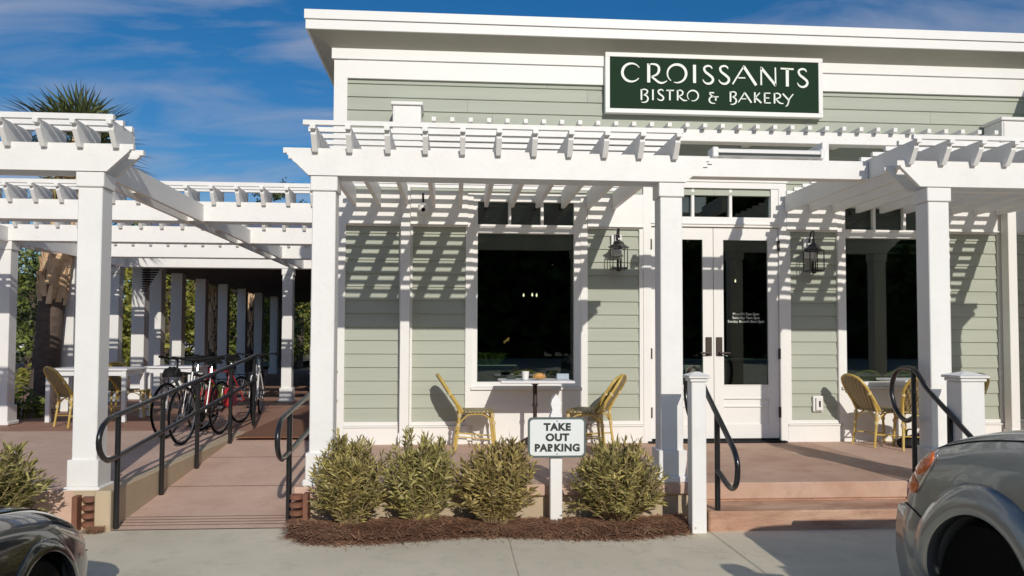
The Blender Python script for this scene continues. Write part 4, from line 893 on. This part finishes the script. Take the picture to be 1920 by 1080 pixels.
def tree(x, y, z0, h, rad, label, m_, n_clump=42, leaves=70, ls=0.2, low=0.22, group='trees beyond the patio'):
    T = thing('tree', label, 'tree', (x,y,z0), group)
    q = MB(); q.tube([(x,y,z0),(x+.1,y,z0+h*0.3),(x,y+.1,z0+h*0.62)], [rad*0.085+.05,rad*0.06+.04,rad*0.03+.02], 8)
    lf = MB()
    for k in range(n_clump):
        a = random.random()*6.28; t = random.random(); zz = low+(1-low)*t; env = math.sin(math.pi*min(0.98,0.14+0.80*t))**0.7; rr = rad*env*math.sqrt(random.random())*1.02
        c = Vector((x+rr*math.cos(a), y+rr*math.sin(a), z0+h*zz*random.uniform(0.93,1.0))); cr_ = rad*random.uniform(0.22,0.36)
        if k % 4 == 0: q.tube([(x,y,z0+h*min(0.6,zz*0.7)), tuple(c)], [0.05,0.015], 5)
        for j in range(leaves):
            d = Vector((random.gauss(0,1),random.gauss(0,1),random.gauss(0,0.8))).normalized(); p = c+d*cr_*random.uniform(0.55,1.05); n_ = (d+Vector((random.gauss(0,.5),random.gauss(0,.5),random.gauss(0,.5)+.4))).normalized()
            u = n_.cross(Vector((0,0,1))); u = u.normalized() if u.length > 1e-3 else Vector((1,0,0)); w_ = n_.cross(u); s_ = ls*random.uniform(0.6,1.2); b = random.random()*6.28; u, w_ = u*math.cos(b)+w_*math.sin(b), w_*math.cos(b)-u*math.sin(b)
            lf.add([p-u*s_*0.5, p+w_*s_*0.28, p+u*s_*0.5, p-w_*s_*0.28], [(0,1,2,3)])
    lf.build('crown', m_, T); q.build('trunk', TRUNK, T)
TL = [(-22.5,28,5.6,3.0,2,'dark tree at the far left, above the parked white car'), (-18.6,27,5.3,2.6,2,'dark broad tree showing between the far left column and the palm'),
      (-15.6,24,5.6,2.6,1,'green tree just right of the shaggy palm trunk'), (-12.9,24,6.0,2.5,0,'olive tree behind the first shaded walkway columns'),
      (-11.0,22,5.2,2.0,0,'yellow-green tree in the second gap between the walkway columns'), (-9.9,27,6.4,2.4,0,'tall olive tree in the middle of the walkway gaps'),
      (-8.4,24,5.6,1.9,1,'green tree towards the far end of the walkway'), (-7.6,30,6.6,2.2,0,'olive tree at the far end of the walkway columns'), (-13.5,36,7.2,3.6,1,'large green tree behind the olive trees'), (-17.6,36,6.6,3.4,2,'large dark tree behind the patio trees')]
for x, y, h_, r_, mi, lab in TL: tree(x, y, -0.2, h_, r_, lab, LEAFT[mi], n_clump=46, leaves=80, ls=0.22, low=0.10)
tree(-6.9,22.5,-0.2,7.45,1.3,'slender dark tree whose top shows above the second trellis beam', LEAFT[2], n_clump=30, leaves=70, low=0.35)
tree(11.6,5.5,-0.2,5.6,2.2,'dark tree beyond the right end of the bistro', LEAFT[2], n_clump=40, leaves=70, low=0.1)
# low leafy plants at the foot of the palm
def leafy_plant(x, y, z0, r_, h, label, n=260, m_=None):
    T = thing('leafy_shrub', label, 'shrub', (x,y,z0), 'leafy shrubs beside the palm'); lf = MB(); st = MB()
    for k in range(12): a = random.random()*6.28; st.tube([(x,y,z0),(x+r_*.7*math.cos(a),y+r_*.7*math.sin(a),z0+h*random.uniform(.5,.9))],[0.01,0.004],4)
    for k in range(n):
        a = random.random()*6.28; rr = r_*math.sqrt(random.random()); zz = h*random.random()**0.7*(1-0.4*(rr/r_)**2); d = (math.cos(a)+random.gauss(0,.5),math.sin(a)+random.gauss(0,.5),random.uniform(0,0.9)); blade(lf,(x+rr*math.cos(a),y+rr*math.sin(a),z0+zz),d,random.uniform(0.10,0.17),0.07,0.4,2)
    lf.build('foliage', m_ or LEAFT[1], T); st.build('stem', STEM, T)
leafy_plant(-6.75,2.75,-0.15,0.42,0.95,'low green shrub left of the palm foot', 420)
leafy_plant(-6.35,3.3,-0.12,0.26,0.5,'small green plant at the right of the palm foot', 200)
leafy_plant(-7.3,3.4,-0.15,0.42,0.8,'green shrub behind the far left column base', 300)
leafy_plant(-8.9,9.5,-0.15,0.8,0.9,'rounded shrub bed beyond the patio tables', 600, LEAFT[0])
leafy_plant(-7.9,13,-0.15,0.7,0.8,'rounded shrub beyond the walkway columns', 500, LEAFT[1])
# lamp post, parked van far off
o = thing('utility_pole', 'brown utility pole with crossarm beyond the far left column', 'pole', (-23.0,32.3,-0.2))
q = MB(); q.tube([(-23.0,32.3,-0.2),(-23.0,32.3,3.7)],[0.17,0.12],10); q.build('pole', STEM, o); MB().box(-23.9,-22.1,32.22,32.38,3.30,3.45).build('crossarm', STEM, o); q = MB(); q.lathe([(0.02,2.55),(0.2,2.6),(0.16,2.75),(0.03,2.85)],(-23.25,32.2,0),10); q.build('lamp_head', CERAM, o)
def far_car(x, y, rz, label, paint):
    V = thing('parked_car', label, 'car', (x,y,-0.15), 'cars parked across the road', local=True, rz=rz)
    q = MB(); q.extrude([(-2.2,0.3),(2.2,0.3),(2.25,0.7),(1.2,0.92),(0.55,1.42),(-1.5,1.45),(-2.15,0.95)], -0.85, 0.85, 'y'); q.build('body', paint, V)
    q = MB(); q.extrude([(1.05,0.95),(0.5,1.36),(-1.42,1.38),(-1.9,0.98)], -0.862, 0.862, 'y'); q.build('window', CARGLASS, V)
    for a in (-1.4,1.4):
        for b in (-0.78,0.78): q = MB(); q.lathe([(0.2,-0.1),(0.33,-0.1),(0.33,0.1),(0.2,0.1)], (a,b,0.33), 16, 'y'); q.build('wheel', TYRE, V)
far_car(-31.2,50.5,0.0,'white car parked far off, just left of the shaggy palm trunk', WHITEB)
far_car(-20.8,50.0,0.0,'white car parked far off between the walkway columns', WHITEB)
# woods closing the view beyond the road, and behind the photographer
def wood(name, label, x0, x1, y0, y1, h, n, ls, m_):
    lf = MB()
    for k in range(n):
        x = random.uniform(x0,x1); y = random.uniform(y0,y1); top = h*(0.75+0.18*math.sin(x*0.23)+0.12*math.sin(x*0.61+1)+0.06*math.sin(x*1.7)); z = LOT+top*random.random()**0.8
        n_ = Vector((random.gauss(0,1),random.gauss(0,1),random.gauss(0,1)+.3)).normalized(); u = n_.cross(Vector((0,0,1))).normalized(); w_ = n_.cross(u); s_ = ls*random.uniform(.6,1.3); p = Vector((x,y,z))
        lf.add([p-u*s_*.5,p+w_*s_*.4,p+u*s_*.5,p-w_*s_*.4],[(0,1,2,3)])
    tag(lf.build(name, m_), label, 'woods', kind='stuff')
wood('distant_wood', 'dark line of woods closing the view beyond the road', -95, 5, 72, 84, 9.0, 14000, 1.7, LEAFT[1])
wood('roadside_wood', 'line of woods on the far side of the parking lot', -60, 60, -82, -70, 20, 22000, 2.2, LEAFT[1])

# ---------------------------------------------------------------- cars
def catmull(vals, t):
    n = len(vals); x = t*(n-1); i = min(n-2, int(x)); f = x-i; a, b, c, d = vals[max(i-1,0)], vals[i], vals[i+1], vals[min(i+2,n-1)]
    return tuple(0.5*(2*b_+(c_-a_)*f+(2*a_-5*b_+4*c_-d_)*f*f+(3*b_-a_-3*c_+d_)*f**3) for a_,b_,c_,d_ in zip(a,b,c,d))
SURF = [None]
def car(name, label, X, Y, sgn, paint, width, stations, wheels, wr, ar, flare, cab, glassband, lamps, zc):
    """X: outer side plane facing the camera; Y: nose; sgn +1 when the body lies on the +X side of that plane."""
    V = thing(name, label, 'car', (X+sgn*width/2, Y-2.4, LOT))
    T_ = lambda a, i, z: (X+sgn*i, Y-a, LOT+z)
    NA, NS = 90, 34
    A_ = [s_[0] for s_ in stations]; prof = [s_[1] for s_ in stations]; k = len(prof[0])
    def section(t):
        return [catmull([p[j] for p in prof], t) for j in range(k)], catmull([(a,) for a in A_], t)[0]
    rows = []
    for i in range(NA+1):
        sec, a = section(i/NA); half = [catmull(sec, j/NS) for j in range(NS+1)]
        row = [T_(a, p[0], p[1]) for p in half]+[T_(a, width-p[0], p[1]) for p in half[-2::-1]]
        rows.append(row)
    q = MB(); q.grid(rows); n = len(rows[0]); q.f.append(tuple(range(n))); q.f.append(tuple((NA)*n+j for j in range(n)))
    for i in range(NA): q.f.append((i*n, (i+1)*n, (i+1)*n+n-1, i*n+n-1))
    body = q.build('body', paint, V, fix=True)
    # wheel wells cut right through the lower body
    cut = MB()
    for wy in wheels: cut.lathe([(ar,-0.3),(ar,width+0.3)], (min(X, X+sgn*width)+0, Y-wy, LOT+zc), 40, 'x')
    co = cut.build('well_cutter', DBLACK, None, fix=True)
    md = body.modifiers.new('wells','BOOLEAN'); md.operation = 'DIFFERENCE'; md.solver = 'EXACT'; md.object = co
    bpy.context.view_layer.update(); me = bpy.data.meshes.new_from_object(body.evaluated_get(bpy.context.evaluated_depsgraph_get())); body.modifiers.clear(); body.data = me; bpy.data.objects.remove(co)
    me.materials.clear(); me.materials.append(paint); autosmooth(body, 38)
    q = MB()
    for wy in wheels:
        cy, cz = Y-wy, LOT+zc
        q.lathe([(ar-0.03,0.32),(ar-0.03,width-0.32)], (min(X,X+sgn*width), cy, cz), 24, 'x')
    q.build('wheel_well', DBLACK, V)
    # side surface position for trim that follows it
    def inset(a, z):
        lo, hi = 0, 1
        for _ in range(30):
            m_ = (lo+hi)/2
            if section(m_)[1] < a: lo = m_
            else: hi = m_
        sec = section(lo)[0]; best = min((catmull(sec, j/120) for j in range(121)), key=lambda p: abs(p[1]-z)+(10 if p[0] > 0.6 else 0)); return best[0]
    for wy in wheels:
        rows = []
        for i in range(41):
            th = R(-28+236*i/40); row = []
            for rr, bump in flare:
                a = wy-rr*math.cos(th); z = zc+rr*math.sin(th); zz = max(z, 0.30); row.append(T_(a, inset(max(0.02,a), min(zz, 0.98))-bump, z))
            rows.append(row)
        q = MB(); q.grid(rows); o = q.build('wheel_arch', paint, V, fix=True); md = o.modifiers.new('thick','SOLIDIFY'); md.thickness = 0.012; md.offset = -1; autosmooth(o, 50)
        for side in (0,1):
            xi = 0.19 if side == 0 else width-0.19; x0 = X+sgn*xi
            w_ = MB(); w_.lathe([(wr-0.12,-0.11),(wr-0.02,-0.115),(wr,-0.085),(wr,0.085),(wr-0.02,0.115),(wr-0.12,0.11)], (x0, Y-wy, LOT+wr+0.002), 36, 'x'); tyre = autosmooth(w_.build('wheel', TYRE, V), 40)
            r_ = MB(); r_.lathe([(wr-0.12,-0.10),(wr-0.14,-0.06),(0.06,-0.05),(0.05,0.05),(wr-0.14,0.06),(wr-0.12,0.10)], (x0, Y-wy, LOT+wr+0.002), 30, 'x'); r_.build('rim', RIM, tyre)
    # cabin
    rows = []
    for i in range(NA+1):
        t = i/NA; c = catmull([tuple(x_) for x_ in cab], t); a, zb, zt, wi = c; m_ = width/2
        rows.append([T_(a, 0.06, zb), T_(a, wi*0.55+0.03, zb+(zt-zb)*0.5), T_(a, wi, zb+(zt-zb)*0.9), T_(a, wi+0.12, zt), T_(a, m_, zt+0.02), T_(a, width-wi-0.12, zt), T_(a, width-wi, zb+(zt-zb)*0.9), T_(a, width-wi*0.55-0.03, zb+(zt-zb)*0.5), T_(a, width-0.06, zb)])
    q = MB(); q.grid(rows); autosmooth(q.build('cabin', paint, V, fix=True), 45)
    q = MB(); (wa0, wz0), (wa1, wz1) = glassband
    q.add([T_(wa0,0.14,wz0),T_(wa0,width-0.14,wz0),T_(wa1,width-0.24,wz1),T_(wa1,0.24,wz1)],[(0,1,2,3)]); o = q.build('windshield', CARGLASS, V)
    for side in (0,1):
        f = lambda i: i if side == 0 else width-i
        q = MB(); q.add([T_(wa0+0.35,f(0.055),wz0+0.01),T_(wa0+1.9,f(0.055),wz0+0.01),T_(wa0+1.8,f(0.155),wz1-0.08),T_(wa1+0.15,f(0.155),wz1-0.08)],[(0,1,2,3)]); q.build('side_window', CARGLASS, V)
    def surf(a, u, off=0.002):
        lo, hi = 0, 1
        for _ in range(30):
            m_ = (lo+hi)/2
            if section(m_)[1] < a: lo = m_
            else: hi = m_
        p = catmull(section(lo)[0], u); return T_(a, p[0], p[1]+off)
    V['n'] = 0; del V['n']; SURF[0] = surf
    return V, T_, inset
# truck: (a, [ (inset, z) from sill to centre of the bonnet ])
def st(a, ins, zl, zs, zh, zm, crown): # helper: section of the truck front
    return (a, [(ins+0.12,zl),(ins+0.03,zl+0.10),(ins+0.0,zl+0.30),(ins+0.012,(zs+zl+0.3)/2),(ins+0.03,zs),(ins+0.075,zs+(zh-zs)*0.55),(ins+0.17,zh-0.012),(ins+0.32,zh+0.008),(ins+0.6,zh+crown*0.4),(1.0,zm-0.03)])
TS = [st(0.0,0.17,0.34,0.64,0.70,0.71,0.005), st(0.06,0.085,0.31,0.69,0.77,0.79,0.005), st(0.13,0.052,0.30,0.79,0.90,0.91,0.01), st(0.21,0.043,0.30,0.90,1.025,1.04,0.015), st(0.30,0.04,0.30,0.96,1.10,1.12,0.03), st(0.42,0.04,0.30,0.98,1.14,1.17,0.035),
      st(0.66,0.04,0.30,1.02,1.195,1.23,0.04), st(0.95,0.04,0.30,1.04,1.235,1.27,0.04), st(1.3,0.04,0.30,1.06,1.265,1.30,0.04), st(1.8,0.045,0.30,1.07,1.28,1.31,0.03), st(2.8,0.05,0.30,1.08,1.26,1.27,0.01), st(4.2,0.05,0.30,1.08,1.26,1.26,0.0), st(5.2,0.06,0.30,1.08,1.26,1.26,0.0)]
TX, TY = 2.46, -4.41
V, T_, ins = car('pickup_truck', 'silver grey pickup truck at the right edge with amber corner lamp and dark wheel arch', TX, TY, 1, TRUCKP, 1.95, TS, (0.78, 4.0), 0.385, 0.405,
    [(0.400,-0.03),(0.402,0.030),(0.43,0.045),(0.48,0.040),(0.53,0.022),(0.556,-0.004)],
    [(1.7,1.12,1.26,0.14),(2.05,1.12,1.45,0.2),(2.5,1.12,1.70,0.24),(2.9,1.12,1.76,0.25),(3.5,1.12,1.77,0.25),(3.85,1.12,1.72,0.25),(3.95,1.12,1.26,0.2)], ((1.73,1.26),(2.48,1.68)), None, 0.405)
def lamp_patch(name, pts, material, bump, n=6):
    q = MB(); c = (sum(p[0] for p in pts)/len(pts), sum(p[1] for p in pts)/len(pts))
    P = [Vector((p[0],p[1],0)) for p in pts]+[Vector((pts[0][0],pts[0][1],0))]; P = smoothpts(P, 4)[:-1]
    rows = []
    for s_, b in ((1.0,-0.012),(1.0,bump),(0.8,bump+0.006),(0.4,bump+0.009),(0.02,bump+0.01)):
        row = []
        for p in P+[P[0]]:
            a, z = c[0]+(p.x-c[0])*s_, c[1]+(p.y-c[1])*s_; row.append(T_(a, ins(a, z)-b, z))
        rows.append(row)
    q.grid(rows); return autosmooth(q.build(name, material, V, fix=True), 60)
lamp_patch('corner_lamp', [(0.145,0.83),(0.18,0.95),(0.25,1.045),(0.33,1.065),(0.385,1.03),(0.345,0.94),(0.255,0.83),(0.18,0.80)], CLEAR, 0.004)
lamp_patch('turn_lens', [(0.195,0.945),(0.25,1.03),(0.32,1.052),(0.37,1.02),(0.335,0.945),(0.255,0.915)], AMBER, 0.013)
lamp_patch('turn_lens', [(0.155,0.835),(0.178,0.92),(0.24,0.905),(0.275,0.865),(0.23,0.812)], AMBER, 0.013)
q = MB()                                                     # bumper shell round the nose
rows = []
for i in range(31):
    t = i/30*2-1; i_ = 0.975+t*0.975; e = abs(t)
    a = 0.0+0.13*max(0,(e-0.80)/0.20)**2
    if e > 0.985: a = 0.36
    i2 = min(max(i_, 0.06), 1.95-0.06)
    rows.append([T_(a+0.05, i2, 0.26), T_(a+0.0, i2, 0.34), T_(a-0.035, i2, 0.45), T_(a-0.03, i2, 0.62), T_(a-0.005, i2, 0.715), T_(a+0.05, i2, 0.73)])
q.grid(rows); o = q.build('front_bumper', TRUCKP, V, fix=True); md = o.modifiers.new('thick','SOLIDIFY'); md.thickness = 0.02; autosmooth(o, 60)
q = MB(); q.tube([T_(0.355,ins(0.36,0.68)-0.003,0.68), T_(0.24,ins(0.24,0.72)-0.003,0.72), T_(0.13,ins(0.14,0.74)-0.003,0.74)], 0.004, 5); q.build('bumper_seam', DBLACK, V)
q = MB(); q.tube([SURF[0](0.30+0.05*i, 0.60) for i in range(30)], 0.0035, 5); q.build('bonnet_seam', DBLACK, V)
q = MB(); q.bevbox(TX+0.45,TX+1.5,TY+0.005,TY+0.05,LOT+0.74,LOT+0.98,0.01); q.build('grille', DBLACK, V)
q = MB(); q.tube([T_(1.75,0.03,1.22),T_(1.78,-0.12,1.26)],0.02,6); q.bevbox(TX-0.26,TX-0.1,TY-1.88,TY-1.72,LOT+1.18,LOT+1.36,0.03); q.build('door_mirror', TRUCKP, V)

def st2(a, ins_, zl, zs, zh, zm): return (a, [(ins_+0.10,zl),(ins_+0.02,zl+0.08),(ins_,zl+0.24),(ins_+0.004,(zs+zl+.24)/2),(ins_+0.03,zs),(ins_+0.075,zs+(zh-zs)*0.5),(ins_+0.18,zh-0.02),(ins_+0.34,zh+0.004),(ins_+0.55,zh+0.022),(0.9,zm)])
SS = [st2(0.0,0.30,0.24,0.50,0.56,0.60), st2(0.06,0.17,0.20,0.54,0.61,0.65), st2(0.16,0.10,0.18,0.58,0.68,0.72), st2(0.3,0.06,0.18,0.64,0.76,0.79), st2(0.5,0.035,0.18,0.69,0.83,0.86), st2(0.75,0.02,0.18,0.72,0.875,0.90),
      st2(1.1,0.01,0.18,0.74,0.91,0.94), st2(1.6,0.0,0.18,0.76,0.93,0.97), st2(2.6,0.0,0.18,0.78,0.93,0.97), st2(3.8,0.0,0.18,0.78,0.93,0.95), st2(4.6,0.06,0.2,0.76,0.90,0.92)]
SX, SY = -1.83, -4.27
V, T_, ins = car('sedan_car', 'dark charcoal car at the lower left corner, its front wing and wheel arch showing', SX, SY, -1, SEDANP, 1.8, SS, (0.74, 3.55), 0.315, 0.335,
    [(0.330,-0.03),(0.332,0.010),(0.35,0.014),(0.38,0.006),(0.40,-0.004)],
    [(1.5,0.85,0.95,0.12),(1.9,0.85,1.14,0.22),(2.4,0.85,1.38,0.27),(2.9,0.85,1.43,0.28),(3.5,0.85,1.40,0.28),(4.0,0.85,1.2,0.22),(4.3,0.85,0.96,0.12)], ((1.55,0.97),(2.35,1.36)), None, 0.325)
lamp_patch('headlight', [(0.10,0.56),(0.22,0.63),(0.42,0.70),(0.56,0.735),(0.50,0.69),(0.32,0.61),(0.18,0.545)], CLEAR, 0.002)
q = MB(); q.tube([T_(0.02,0.31,0.52),T_(0.16,ins(0.16,0.5)-0.001,0.52),T_(0.34,ins(0.34,0.56)-0.001,0.55),T_(0.42,ins(0.42,0.5)-0.001,0.47)], 0.003, 5); q.build('bumper_seam', DBLACK, V)
q = MB(); q.tube([SURF[0](0.34+0.05*i, 0.655) for i in range(25)], 0.003, 5); q.build('bonnet_seam', DBLACK, V)
q = MB(); q.bevbox(SX-1.4,SX-0.4,SY-0.03,SY+0.02,LOT+0.36,LOT+0.54,0.01); q.build('grille', DBLACK, V)
